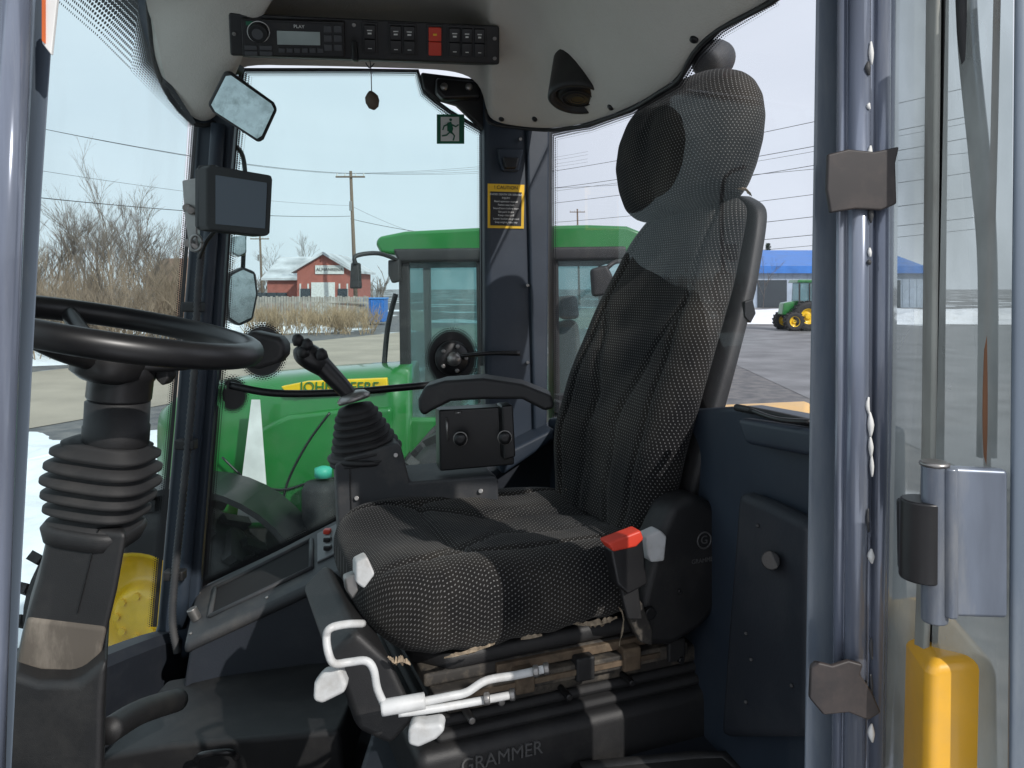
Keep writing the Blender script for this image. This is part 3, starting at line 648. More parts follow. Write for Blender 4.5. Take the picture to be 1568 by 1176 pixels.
# ================================================================ MIRROR, MONITOR
im=grp('interior_mirror')
mq=[(343,110),(352,109),(420,158),(425,168),(404,214),(396,219),(325,172),(318,160)]
prism('mirror_housing',[W(x,y,1.80) for x,y in mq],Vector((-.01,.03,.01)),BLK,im,bevel=.006,seg=3)
cx,cy=371,164
prism('mirror_face',[W(cx+(x-cx)*.90,cy+(y-cy)*.88,1.796) for x,y in mq],Vector((0,.002,0)),MIR,im,bevel=0)
tube('mirror_arm',[W(352,100,1.95),W(345,112,1.9),W(360,140,1.86),W(372,160,1.83)],.008,BLK,im,n=10)
prism('mirror_mount',[W(x,y,1.95) for x,y in [(322,98),(366,96),(362,106),(330,110)]],Vector((0,.05,0)),BLK,im)
mo=grp('camera_monitor')
prism('monitor_housing',[W(x,y,1.78) for x,y in [(322,252),(416,268),(418,275),(414,358),(408,362),(322,352),(316,345),(316,258)]],Vector((-.04,.03,0)),BLK,mo,bevel=.005,seg=3)
prism('monitor_bezel_back',[W(x,y,1.80) for x,y in [(302,253),(330,252),(330,352),(300,350)]],Vector((0,.03,0)),BLKS,mo,bevel=.004)
prism('monitor_screen',[W(x,y,1.7785) for x,y in [(330,268),(409,280),(406,350),(330,343)]],Vector((0,.002,0)),SCR,mo,bevel=0)
prism('bracket',[W(x,y,1.86) for x,y in [(278,276),(302,272),(302,385),(290,385),(282,330)]],Vector((0,.02,0)),STEEL,mo)
for x,y in ((286,318),(292,322),(288,372),(296,378)): cyl('clamp_bolt',W(x,y,1.84),W(x,y,1.88),.010,STEEL,mo,n=14)
tube('ring_clip',[W(300+9*math.cos(k*math.pi/6),372+12*math.sin(k*math.pi/6),1.84) for k in range(13)],.004,STEEL,mo,n=8,k=2)
tube('monitor_cable',[W(330,352,1.84),W(315,372,1.88),W(305,400,1.93),W(303,440,1.95)],.005,BLK,mo,n=8)
hs=grp('conduit_hose')
hp=crom([W(310,370,1.93),W(303,450,1.93),W(298,560,1.93),W(288,680,1.93),W(276,800,1.92),W(268,880,1.92),W(264,950,1.91),W(272,1000,1.9)],30)
tube('hose',hp,[.0105 if i%2 else .0075 for i in range(len(hp))],CONS,hs,n=12,sm=False)
for x,y in ((296,470),(285,680),(268,880)): box('hose_clip',W(x,y,1.94),(.05,.03,.025),BLK,hs)
gr=grp('window_guard_rail')
tube('rail',[W(352,590,2.02),W(420,602,2.03),W(520,601,2.06),(W(620,593,2.1)),W(700,585,2.12)],.010,BLKS,gr,n=12)
la=grp('window_latch')
o=side(692,548,0)
lathe('latch_disc',o,-CR,[(0,.050),(.012,.050),(.02,.042),(.022,.01)],BLKS,la,n=36)
lathe('latch_hub',o-CR*.02,-CR,[(0,.022),(.02,.02),(.03,.014),(.031,.002)],STEEL,la,n=24)
for a in range(5):
    q=o+(-CF*math.cos(a*1.25)+Z*math.sin(a*1.25))*.036; cyl('latch_bolt',q,q-CR*.03,.006,STEEL,la,n=12)
tube('latch_handle',[side(705,545,-.06),side(750,541,-.08),side(796,541,-.09)],[.006,.006,.008],BLKS,la,n=10)
tube('latch_stay',[side(700,575,-.04),side(740,585,-.05),side(780,600,-.05),side(812,598,-.05)],.004,BLKS,la,n=8)

# ================================================================ NEAR DOOR FRAME (left & right)
lp=grp('front_door_post')
def post(name,pf,y,vec,m,par,bv): return prism(name,[W(a,b,y) for a,b in pf],Vector(vec),m,par,bevel=bv,seg=4)
post('post_outer',[(-160,-80),(66,-80),(62,0),(45,300),(32,600),(18,900),(0,1300),(-200,1300)],.66,(-.09,.08,0),GRYB,lp,.012)
post('post_seal_ridge',[(52,-80),(88,-80),(86,0),(66,300),(50,600),(34,900),(14,1300),(-10,1300),(12,900),(30,600),(44,300)],.69,(-.05,.03,0),GRYB,lp,.008)
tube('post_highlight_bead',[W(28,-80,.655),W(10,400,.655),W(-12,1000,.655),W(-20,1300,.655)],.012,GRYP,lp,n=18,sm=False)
post('post_sticker',[(64,-10),(88,-10),(78,84),(64,66)],.655,(0,.004,0),LWHT,lp,.001)
post('post_sticker_edge',[(64,-6),(68,-6),(68,66),(64,62)],.653,(0,.002,0),mat('sticker_orange',(.6,.12,.02),.5),lp,0)
rpz=grp('rear_door_post')
post('post_flat',[(1249,-80),(1300,-80),(1298,1300),(1228,1300),(1238,600)],.80,(.09,.10,0),GRYB,rpz,.005)
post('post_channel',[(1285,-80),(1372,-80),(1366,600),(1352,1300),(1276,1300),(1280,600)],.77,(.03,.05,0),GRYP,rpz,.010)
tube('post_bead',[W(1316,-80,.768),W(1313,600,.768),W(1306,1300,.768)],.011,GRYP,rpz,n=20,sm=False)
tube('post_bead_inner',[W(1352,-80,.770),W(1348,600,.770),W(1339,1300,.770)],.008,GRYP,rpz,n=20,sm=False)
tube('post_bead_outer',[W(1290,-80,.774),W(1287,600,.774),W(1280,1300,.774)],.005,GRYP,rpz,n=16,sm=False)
# scuffs and painted-in reflections: thin pale and dark strips on the post
for k in range(16):
    yy=random.uniform(60,1150); xx=1332+random.uniform(-3,3); l=random.uniform(8,45)
    tube('reflection_scuff',[W(xx,yy,.757),W(xx+random.uniform(-2,2),yy+l*.5,.757),W(xx+1,yy+l,.757)],[.0008,random.uniform(.0015,.0035),.0008],LWHT if k%3 else CONS,rpz,n=6,k=3)
def tape(nm,pts,y):
    prism(nm,[W(a,b,y) for a,b in pts],Vector((0,.006,0)),TAPE,rpz,bevel=.002)
tape('tape_patch',[(1268,236),(1300,228),(1340,232),(1378,224),(1372,250),(1374,312),(1350,322),(1310,320),(1272,326),(1266,290)],.750)
tape('tape_patch_low',[(1242,1022),(1250,1014),(1275,1020),(1300,1012),(1322,1018),(1318,1034),(1336,1060),(1350,1092),(1330,1104),(1300,1092),(1262,1096),(1240,1070)],.750)
dl=grp('cab_door')
sheet('door_glass',[W(1366,-80,.78),W(1446,-80,.74),W(1440,700,.74),(W(1418,1300,.74)),W(1352,1300,.78)],GDUST,dl)
post('door_seal',[(1446,-80),(1456,-80),(1448,700),(1428,1300),(1418,1300),(1438,700)],.735,(0,.02,0),BLKS,dl,.003)
post('door_trim',[(1434,-80),(1444,-80),(1436,700),(1414,1300),(1404,1300),(1426,700)],.73,(0,.02,0),mat('trim_cream',(.30,.31,.28),.5,dust_mottle=.7,scale=14,dust_mottle_col=(.14,.12,.10),stretch=(4,4,.6)),dl,.003)
post('door_edge_frame',[(1552,-80),(1640,-80),(1640,1300),(1540,1300),(1546,500)],.66,(.05,.06,0),GRYB,dl,.01)
sheet('door_glass_outer',[W(1450,-80,.73),W(1552,-80,.68),W(1546,1300,.68),W(1420,1300,.73)],GDUST,dl)
tube('door_seal_curve',[W(1472,-60,.72),W(1478,80,.72),W(1496,260,.72),W(1508,420,.72),W(1506,700,.72)],.006,BLK,dl,n=10)
tube('door_seal_curve_grey',[W(1484,-60,.725),W(1490,80,.725),W(1512,300,.725),W(1518,480,.725),W(1516,700,.725)],.006,GRYP,dl,n=10)
tube('door_seal_rust',[W(1528,-60,.70),W(1520,300,.70),W(1510,600,.70),W(1512,720,.70)],.003,mat('rust',(.22,.10,.05),.8),dl,n=8)
hg=grp('door_hinge')
cyl('hinge_barrel',W(1431,712,.66),W(1431,952,.66),.0105,HNG,hg); cyl('hinge_barrel_cap',W(1431,706,.66),W(1431,714,.66),.012,STEEL,hg)
cyl('hinge_sleeve',W(1414,764,.668),W(1412,886,.668),.0185,BLKS,hg)
post('hinge_leaf',[(1445,715),(1545,720),(1545,948),(1445,945)],.66,(0,.012,0),HNG,hg,.004)
cyl('hinge_roll',W(1455,716,.652),W(1455,945,.652),.006,HNG,hg)
post('hinge_back_plate',[(1380,765),(1430,775),(1430,880),(1382,878)],.69,(0,.012,0),BLKS,hg,.004)  # black plate set behind the hinge sleeve
yb=grp('yellow_fender')
post('fender_panel',[(1420,1035),(1424,1016),(1500,1007),(1522,1008),(1532,1040),(1536,1300),(1414,1300)],.70,(.03,.15,0),YELO,yb,.018)
yh=grp('loader_rear_hood')
prism('hood_top',[Vector((.45,1.42,2.175)),Vector((.54,1.42,2.175)),Vector((.84,2.16,2.185)),Vector((.30,2.02,2.185))],Vector((0,0,-.5)),YELO,yh,bevel=.02)
mr_=grp('exterior_mirror')
prism('mirror_shell',[W(x,y,2.6) for x,y in [(352,418),(372,408),(392,416),(396,450),(388,490),(366,500),(350,490),(346,450)]],Vector((-.03,.05,0)),BLK,mr_,bevel=.01)
prism('mirror_glass',[W(x,y,2.596) for x,y in [(354,422),(372,413),(388,420),(392,450),(385,486),(366,495),(352,486),(349,450)]],Vector((0,.003,0)),MIR,mr_,bevel=0)
prism('mirror_small',[W(x,y,2.55) for x,y in [(356,362),(378,360),(378,388),(366,394),(354,388)]],Vector((-.03,.05,0)),MIR,mr_,bevel=.006)
tube('mirror_stem',[W(355,220,2.5),W(372,240,2.6),W(376,300,2.62),W(372,410,2.62)],.008,BLK,mr_,n=8)
wl=grp('work_light')
lathe('lamp_body',W(1092,92,2.1),(.3,.3,.2),[(-.05,.03),(-.04,.044),(.03,.05),(.05,.042),(.055,.01)],CONS,wl,n=24)
tube('lamp_stem',[W(1088,70,2.1),W(1075,20,2.0)],.012,BLK,wl,n=10)

# ================================================================ EXTERIOR
def groundmat():
    m,nt,b=newmat('asphalt_ground'); N=nt.nodes; L=nt.links
    tc=N.new('ShaderNodeTexCoord'); n=N.new('ShaderNodeTexNoise'); n.inputs['Scale'].default_value=.12; n.inputs['Detail'].default_value=8
    L.new(tc.outputs['Object'],n.inputs['Vector'])
    n2=N.new('ShaderNodeTexNoise'); n2.inputs['Scale'].default_value=3; n2.inputs['Detail'].default_value=10; L.new(tc.outputs['Object'],n2.inputs['Vector'])
    r=N.new('ShaderNodeValToRGB'); r.color_ramp.elements[0].color=(.09,.09,.095,1); r.color_ramp.elements[1].color=(.17,.16,.155,1); r.color_ramp.elements[0].position=.35; r.color_ramp.elements[1].position=.65
    L.new(n2.outputs['Fac'],r.inputs[0])
    r2=N.new('ShaderNodeValToRGB'); r2.color_ramp.elements[0].position=.56; r2.color_ramp.elements[1].position=.6; L.new(n.outputs['Fac'],r2.inputs[0])
    mx=N.new('ShaderNodeMixRGB'); L.new(r2.outputs[0],mx.inputs[0]); L.new(r.outputs[0],mx.inputs[1]); mx.inputs[2].default_value=(.7,.72,.75,1)
    L.new(mx.outputs[0],b.inputs['Base Color']); b.inputs['Roughness'].default_value=.85
    return m
gm=groundmat()
sheet('ground',[Vector((-600,-300,0)),Vector((600,-300,0)),Vector((600,900,0)),Vector((-600,900,0))],gm)
def ribbon(name,cl,w,z,m):
    vs=[];fs=[]
    c=crom([Vector((x,y,z)) for x,y in cl],8)
    for i,p in enumerate(c):
        t=(c[min(i+1,len(c)-1)]-c[max(i-1,0)]).normalized(); s=Vector((t.y,-t.x,0))
        vs+=[p-s*w/2,p+s*w/2]
    for i in range(len(c)-1): fs.append((2*i,2*i+1,2*i+3,2*i+2))
    return mesh(name,vs,fs,m)
ROAD=mat('road_salted',(.36,.305,.245),.9,var=.16,scale=.6)
ribbon('road',[(-30,-30),(-18,2),(-11.3,18),(-6.5,31),(1,50),(12,85),(30,160)],8.5,.012,ROAD)
SNOW=mat('snow',(.82,.84,.88),.8,var=.05,scale=1,bump=.3,bscale=3,dust_mottle=.4,dust_mottle_col=(.45,.40,.34))
def snowbank(name,x0,x1,y0,y1,h,n=60):
    vs=[];fs=[]
    for i in range(n+1):
        for j in range(n+1):
            u=i/n;v=j/n
            e=min(1,min(u,1-u)*4)*min(1,min(v,1-v)*4)
            z=.02+h*e*(.5+.3*math.sin(u*17+v*5)*math.cos(v*13)+.2*math.sin(u*41+v*33)*random.random()) -.05*(1-e)
            xx=x0+(x1-x0)*u; vs.append(Vector((xx+ .4*math.sin(v*19),y0+(y1-y0)*v+.4*math.sin(u*15),z)))
    for i in range(n):
        for j in range(n): a=i*(n+1)+j; fs.append((a,a+n+1,a+n+2,a+1))
    return mesh(name,vs,fs,SNOW,smooth=True)
snowbank('snow_bank',-9.2,-2.6,4.6,13.5,.25)
snowbank('snow_bank',-30,-13,24,34,.5)
snowbank('snow_bank',-26,-9,42,46,.6)
snowbank('snow_bank',14,40,52,58,1.0)
snowbank('snow_bank',17,60,66,84,.5)
snowbank('snow_bank',-14,-9,-2,6,.2)
def bush(vs,fs,base,h,n,spread,rad=.02,depth=3):
    def br(p,d,l,r,dep):
        q=p+d*l; x=d.cross(Vector((.3,.5,.2))).normalized(); y=d.cross(x)
        k=len(vs)
        for a in range(3):
            an=a*2.094; vs.append(p+(x*math.cos(an)+y*math.sin(an))*r)
        for a in range(3):
            an=a*2.094; vs.append(q+(x*math.cos(an)+y*math.sin(an))*r*.65)
        for a in range(3): fs.append((k+a,k+(a+1)%3,k+3+(a+1)%3,k+3+a))
        if dep>0:
            for _ in range(random.choice((3,4,4))):
                f=random.uniform(.35,1); nd=(d+Vector((random.uniform(-1,1),random.uniform(-1,1),random.uniform(-.1,.6)))*.6).normalized()
                br(p+d*l*f,nd,l*random.uniform(.45,.75),r*.6,dep-1)
    for _ in range(n):
        d=Vector((random.uniform(-1,1)*spread,random.uniform(-1,1)*spread,1)).normalized()
        br(base+Vector((random.uniform(-.3,.3),random.uniform(-.3,.3),0)),d,h*random.uniform(.4,.6),rad,depth)
TWIG=mat('twig_brown',(.24,.18,.13),.9,var=.3,scale=1); TWIG2=mat('twig_grey',(.17,.14,.12),.9,var=.3,scale=1)
vs=[];fs=[]
for i in range(120):
    y=random.uniform(25,36); u=random.uniform(-.66,-.38)
    bush(vs,fs,Vector((u*y,y,0)),random.uniform(1.8,4.4),3,.45,.02,3)
mesh('bare_shrubs',vs,fs,TWIG)
for u,y,h in ((-.60,30,7.4),(-.565,33,7.4),(-.50,31,7.8),(-.475,34,7.7),(-.44,36,7.6),(-.635,28,7.2),(-.54,29,7.1),(-.46,32,7.3),(-.28,75,9),(-.30,80,9),(.33,90,7)):
    vs=[];fs=[]; bush(vs,fs,Vector((u*y,y,0)),h*.8,2 if y<50 else 1,.2,.04,5 if h>7 else 4)
    mesh('bare_tree',vs,fs,TWIG2)
vs=[];fs=[]
for i in range(110):
    y=random.uniform(40,49); u=random.uniform(-.345,-.18); bush(vs,fs,Vector((u*y,y,0)),random.uniform(.8,1.9),4,.6,.02,2)
mesh('dry_weeds',vs,fs,mat('weeds',(.33,.24,.15),.9,var=.3,scale=1))
vs=[];fs=[]
for i in range(160):
    x=random.uniform(-160,-25); y=130+random.uniform(0,40); bush(vs,fs,Vector((x,y,0)),random.uniform(4,7),2,.3,.12,2)
mesh('distant_tree_line',vs,fs,TWIG2)
fe=grp('board_fence'); 
FW=mat('fence_wood',(.34,.31,.28),.9,var=.25,scale=3)
for i in range(46):
    x=-17.2+i*.17; h=1.9+random.uniform(-.05,.05)
    box('board',(x,50+ i*.02,h/2),(.145,.03,h),FW,fe,bevel=0)
for z in (.5,1.5): box('rail',(-13.4,50.6,z),(7.8,.06,.1),FW,fe,bevel=0)
REDW=mat('red_clapboard',(.34,.11,.085),.8,var=.15,scale=2); ROOFS=mat('snowy_roof',(.48,.49,.51),.8,var=.35,scale=.6); TRW=mat('white_trim',(.62,.62,.60),.6); GWN=mat('dark_window',(.04,.05,.06),.2)
def gable(g_,x0,x1,y0,y1,eave,peak,wall,roof,frontgable=True,ov=.4):
    xm=(x0+x1)/2; ym=(y0+y1)/2
    if frontgable:
        prism('walls',[Vector((x0,y0,0)),Vector((x1,y0,0)),Vector((x1,y0,eave)),Vector((xm,y0,peak)),Vector((x0,y0,eave))],Vector((0,y1-y0,0)),wall,g_,bevel=0)
        k=(peak-eave)/(xm-x0)
        for sx,xe in ((-1,x0-ov),(1,x1+ov)):
            prism('roof_slope',[Vector((xe,y0-ov,eave-k*ov+.02)),Vector((xm,y0-ov,peak+.02)),Vector((xm,y0-ov,peak+.22)),Vector((xe,y0-ov,eave-k*ov+.22))],Vector((0,y1-y0+2*ov,0)),roof,g_,bevel=0)
    else:
        prism('walls',[Vector((x0,y0,0)),Vector((x0,y1,0)),Vector((x0,y1,eave)),Vector((x0,ym,peak)),Vector((x0,y0,eave))],Vector((x1-x0,0,0)),wall,g_,bevel=0)
        k=(peak-eave)/(ym-y0)
        for sy,ye in ((-1,y0-ov),(1,y1+ov)):
            prism('roof_slope',[Vector((x0-ov,ye,eave-k*ov+.02)),Vector((x0-ov,ym,peak+.02)),Vector((x0-ov,ym,peak+.2)),Vector((x0-ov,ye,eave-k*ov+.2))],Vector((x1-x0+2*ov,0,0)),roof,g_,bevel=0)
bn=grp('red_barn')
Y=62; k_=Y/F
gable(bn,(455-784)*k_,(536-784)*k_,Y,Y+9,H+26*k_,H+50*k_,REDW,ROOFS)
gable(bn,(385-784)*k_,(455-784)*k_,Y+4,Y+14,H+14*k_,H+50*k_,REDW,ROOFS,False)
box('barn_door',((495-784)*k_,Y-.05,1.5),(1.9,.1,2.8),TRW,bn,bevel=.02); box('barn_sign',((505-784)*k_,Y-.06,H+27*k_),(2.3,.08,.7),TRW,bn,bevel=0)
text('barn_sign_text','ALMANRENA',Vector(((505-784)*k_,Y-.12,H+27*k_)),.36,Vector((1,0,0)),Z,LBLK,bn,ext=.01)
for x in (468,525): box('window',((x-784)*k_,Y-.05,1.9),(.8,.1,1.0),GWN,bn,bevel=.01)
for x in (460,472,484,508,520,532): box('trim_board',((x-784)*k_,Y-.03,1.4),(.12,.05,2.8),TRW,bn,bevel=0)
for x in (400,415,430): box('window',((x-784)*k_*1.06,Y+3.95,1.6),(.9,.1,.9),GWN,bn,bevel=.01)
hb=grp('brown_house')
Y=75;k_=Y/F
gable(hb,(225-784)*k_,(296-784)*k_,Y,Y+9,H+10*k_,H+44*k_,mat('brown_siding',(.26,.10,.07),.8,scale=2),mat('brown_roof',(.16,.09,.07),.9,scale=2),False)
for x in (240,262,280): box('window',((x-784)*k_,Y-.05,1.7),(1.1,.1,1.1),GWN,hb,bevel=.01)
bw=grp('blue_warehouse')
Y=95;k_=Y/F
BR=mat('blue_metal_roof',(.03,.16,.50),.4,scale=1); BW=mat('pale_siding',(.36,.43,.52),.6,scale=1)
x0=(1120-784)*k_;x1=(1420-784)*k_
prism('walls',[Vector((x0,Y,0)),Vector((x1,Y,0)),Vector((x1,Y,H+27*k_)),Vector((x0,Y,H+27*k_))],Vector((0,25,0)),BW,bw,bevel=0)
prism('roof',[Vector((x0-.5,Y-.6,H+27*k_+.02)),Vector((x0-.5,Y+26,H+27*k_+.02)),Vector((x0-.5,Y+12.5,H+27*k_+3.0))],Vector((x1-x0+1,0,0)),BR,bw,bevel=0)
box('fascia',((x0+x1)/2,Y-.7,H+27*k_+.0),(x1-x0+1,.2,.9),BR,bw,bevel=0)
for i in range(3): box('overhead_door',(x0+5+i*7,Y-.06,1.7),(3.6,.12,3.4),TRW if i==1 else GWN,bw,bevel=.02)
for i in range(28): box('siding_rib',(x0+.4+i*.9,Y-.03,H/2+.9),(.08,.06,H+1.6),BW,bw,bevel=0)
ct=grp('blue_container')
box('container_body',((572-784)/F*52,52,.95),(1.7,1.6,1.5),mat('container_blue',(.02,.14,.45),.5),ct,bevel=.03)
box('container_lid',((572-784)/F*52,52,1.76),(1.8,1.7,.1),mat('container_lid',(.05,.22,.55),.5),ct,bevel=.02)
for x in (-.7,0,.7): box('container_rib',((572-784)/F*52+x,51.17,.95),(.08,.06,1.4),BR,ct,bevel=.01)
SPG=mat('spruce_green',(.03,.055,.03),.9,var=.4,scale=1)
def spruce(par,x,y,h):
    tube('trunk',[Vector((x,y,0)),Vector((x,y,h))],[.25,.03],WOOD,par,n=8,sm=False)
    vs=[];fs=[]
    for i in range(900):
        t=random.random()**.8; z=h*(.12+.88*t); R=(1-t)*h*.2*random.uniform(.4,1.15)+.1; a=random.random()*6.28
        p=Vector((x+R*math.cos(a),y+R*math.sin(a),z-R*.3)); s=.35+.3*(1-t); k=len(vs)
        vs+= [p+Vector((random.uniform(-s,s),random.uniform(-s,s),random.uniform(-.2,.2))) for _ in range(3)]; fs.append((k,k+1,k+2))
    mesh('foliage',vs,fs,SPG,par)
tr=grp('spruce_tree'); spruce(tr,(1176-784)/F*125,125,9.6)
tr2=grp('spruce_tree'); spruce(tr2,(1150-784)/F*130,130,8.0)
def pole(px,y,ztop,lean=0):
    g_=grp('utility_pole'); x=(px-784)/F*y
    tube('pole',[Vector((x+.3,y,0)),Vector((x-lean,y,ztop))],[.17,.11],WOOD,g_,n=12,sm=False)
    box('crossarm',(x-lean,y-.12,ztop-.45),(2.2,.1,.12),WOOD,g_,bevel=.01)
    for dx in (-1,-.4,.4,1): cyl('insulator',(x-lean+dx,y-.12,ztop-.39),(x-lean+dx,y-.12,ztop-.19),.05,TRW,g_,n=10)
    cyl('transformer_bracket',(x-.1,y-.25,ztop-3),(x-.1,y-.25,ztop-2.3),.1,STEEL,g_,n=12)
    return Vector((x-lean,y-.12,ztop-.2))
p1=pole(540,58,H+178/F*58,.15)
p2=pole(398,90,H+80/F*90)
pl=grp('power_lines')
def wire(a,b,sag=.5,r=.018):
    a=Vector(a);b=Vector(b); tube('wire',[a.lerp(b,t)-Z*sag*4*t*(1-t) for t in [i/12 for i in range(13)]],r,WIRE,pl,n=5,k=2)
for dx in (-1,-.4,.4,1):
    wire(p1+Vector((dx,0,0)),W(-40,175+dx*10,26)+Vector((dx,0,0)),.4,.006)
    wire(p1+Vector((dx,0,0)),W(900,240+dx*8,80),.5,.010)
wire(p1-Z*3.2,W(-40,292,24),.3,.016); wire(p1-Z*3.4,W(760,365,60),.3,.018)
wire(p1-Z*2.4,W(-40,245,24),.3,.007)
wire(p1-Z*2.4,W(690,372,70),.3,.010)
for y0_,y1_,r in ((272,160,.016),(296,205,.017),(290,262,.012),(318,238,.016),(345,292,.014),(372,330,.016),(392,362,.016),(300,215,.010),(405,380,.012)):
    wire(W(780,y0_,60),W(1500,y1_-30,32),.3,r)
p3=pole(884,110,H+120/F*110)

# ---- green tractor
def tyre(par,c,R,r,w,rimm,lug=22,ax=Vector((0,1,0))):
    x=Vector((1,0,0)); x=(x-ax*x.dot(ax)).normalized(); z=ax.cross(x)
    rings=[]
    prof=[(-w/2*.9,r),(-w/2,(R+r)/2),(-w/2*.95,R*.95),(-w/2*.6,R),(0,R*1.01),(w/2*.6,R),(w/2*.95,R*.95),(w/2,(R+r)/2),(w/2*.9,r)]
    for i in range(49):
        a=2*math.pi*i/48; d=x*math.cos(a)+z*math.sin(a); rings.append([c+d*q+ax*p for p,q in prof])
    loft('tyre',rings,RUB,par,caps=False,closed=False)
    for i in range(lug):
        for s in (-1,1):
            a=2*math.pi*(i+(.25 if s>0 else -.25))/lug; d=x*math.cos(a)+z*math.sin(a); t=ax.cross(d)
            box('lug',c+d*(R+.01)+ax*s*w*.26,(w*.5,.05,.06),RUB,par,ax=((ax+t*.6*s).normalized(),(t-ax*.6*s).normalized(),d),bevel=0)
    lathe('rim',c,-ax,[(-w*.3,r*1.03),(w*.42,r*1.03),(w*.42,r*.93),(w*.2,r*.88),(w*.1,r*.5),(w*.16,r*.42),(w*.3,r*.38),(w*.32,r*.3),(w*.32,.01)],rimm,par,n=40)
    for i in range(8):
        a=2*math.pi*i/8; d=x*math.cos(a)+z*math.sin(a); cyl('lug_nut',c+d*r*.3-ax*w*.3,c+d*r*.3-ax*w*.36,.02,rimm,par,n=8,bevel=0)
gt=grp('green_tractor')
hx=[(236,655,700,.10),(246,625,750,.22),(275,603,790,.30),(320,588,805,.34),(400,575,810,.36),(500,566,805,.375),(600,560,800,.38),(628,559,800,.38)]
rings=[]
for x,yt_,yb_,hw in hx:
    p=W(x,yt_,4.95); q=W(x,yb_,4.95); zc=(p.z+q.z)/2; hz=(p.z-q.z)/2; rg_=[]
    for j in range(48):
        a=2*math.pi*j/48; c,s=math.cos(a),math.sin(a)
        rg_.append(Vector((p.x,5.12+hw*math.copysign(abs(c)**.45,c),zc+hz*math.copysign(abs(s)**.5,s))))
    rings.append(rg_)
loft('hood',rings,GREENP,gt)
prism('hood_side_panel',[W(x,y,4.715) for x,y in [(372,690),(400,655),(440,636),(520,626),(600,624),(602,715),(560,728),(520,760),(490,800),(400,790),(372,750)]],Vector((0,.06,0)),GREENP,gt,bevel=.03,seg=4)
prism('side_vent',[W(x,y,4.705) for x,y in [(560,690),(600,684),(600,712),(562,720)]],Vector((0,.03,0)),BLKS,gt,bevel=.01)
tube('panel_seam',[W(x,y,4.712) for x,y in [(505,632),(470,680),(440,740),(430,795)]],.008,BLKS,gt,n=6)
tube('panel_seam_low',[W(x,y,4.70) for x,y in [(340,700),(380,735),(430,750),(490,735),(600,722)]],.007,BLKS,gt,n=6)
prism('yellow_stripe',[W(x,y,4.725) for x,y in [(430,592),(470,584),(592,579),(594,600),(470,605),(440,605)]],Vector((0,.05,0)),YEL,gt,bevel=.006)
text('hood_lettering','JOHN DEERE',W(520,593,4.717),.085,Vector((1,0,0)),Z,GREENP,gt,ext=.003)
prism('engine_bay',[W(x,y,4.86) for x,y in [(300,770),(600,720),(600,900),(300,900)]],Vector((0,.6,0)),BLK,gt,bevel=.03)
prism('white_strip',[W(x,y,4.60) for x,y in [(385,612),(398,612),(412,800),(362,800)]],Vector((0,.004,0)),LWHT,gt,bevel=0)  # thin white tapered sheet in front of the hood
prism('front_axle',[W(x,y,4.6) for x,y in [(180,880),(420,870),(420,960),(180,960)]],Vector((0,1.2,0)),GREENP,gt,bevel=.05)
lathe('fuel_tank',W(492,860,4.45),Z,[(0,.08),(.05,.11),(.42,.11),(.46,.09),(.47,.02)],RUB,gt,n=24)
lathe('tank_cap',W(495,730,4.45),Z,[(0,.05),(.05,.05),(.06,.02)],mat('cap_teal',(.05,.4,.28),.5),gt,n=20)
fwc=W(228,928,4.25); tyre(gt,fwc,.60,.36,.42,YEL); tyre(gt,fwc+Vector((0,1.75,0)),.60,.33,.42,YEL)
tyre(gt,Vector((.15,4.45,.92)),.92,.48,.55,YEL,26); tyre(gt,Vector((.15,6.4,.92)),.92,.48,.55,YEL,26)
R_=[]
for i in range(17):
    a=math.radians(20+i*8.5); p=fwc+Vector((math.cos(a)*.72+.25,0,math.sin(a)*.72-.02)); q=fwc+Vector((math.cos(a)*.69+.25,0,math.sin(a)*.69-.02))
    R_.append([p+Vector((0,-.2,0)),p+Vector((0,.2,0)),q+Vector((0,.2,0)),q+Vector((0,-.2,0))])
loft('front_fender',R_,BLKS,gt,smooth=False)
yc=5.0
rf=[(574,372),(580,362),(620,354),(760,347),(900,344),(960,346),(985,356),(985,380),(960,388),(760,388),(620,392),(582,388)]
prism('cab_roof',[W(x,y,yc) for x,y in rf],Vector((0,1.5,0)),GREENP,gt,bevel=.07,seg=4)
prism('cab_roof_band',[W(x,y,yc-.01) for x,y in [(600,380),(960,376),(960,398),(610,402)]],Vector((0,1.45,0)),BLK,gt,bevel=.02)
for x,w in ((618,16),(735,12),(850,10),(958,14)):
    prism('cab_post',[W(a,b,yc+.03) for a,b in [(x-w/2,398),(x+w/2,398),(x+w/2+4,700),(x-w/2+4,700)]],Vector((0,.07,0)),BLK,gt,bevel=.01)
    prism('cab_post_far',[W(a,b,yc+.03)+Vector((0,1.3,0)) for a,b in [(x-w/2,398),(x+w/2,398),(x+w/2+4,700),(x-w/2+4,700)]],Vector((0,.07,0)),BLK,gt,bevel=.01)
sheet('cab_glass_side',[W(a,b,yc+.06) for a,b in [(620,398),(958,394),(960,690),(625,690)]],GTRAC,gt)
sheet('cab_glass_far',[W(a,b,yc+.06)+Vector((0,1.32,0)) for a,b in [(620,398),(958,394),(960,690),(625,690)]],GTRAC,gt)
sheet('cab_glass_front',[W(620,398,yc+.06),W(620,398,yc+.06)+Vector((0,1.32,0)),W(625,690,yc+.06)+Vector((0,1.32,0)),W(625,690,yc+.06)],GTRAC,gt)
prism('cab_lower',[W(a,b,yc+.02) for a,b in [(620,640),(960,640),(960,800),(640,800)]],Vector((0,1.35,0)),GREENP,gt,bevel=.03)
prism('tractor_seat',[W(a,b,yc+.5) for a,b in [(850,500),(885,490),(905,640),(830,650),(790,640),(790,610),(855,600)]],Vector((0,.5,0)),BLK,gt,bevel=.04)
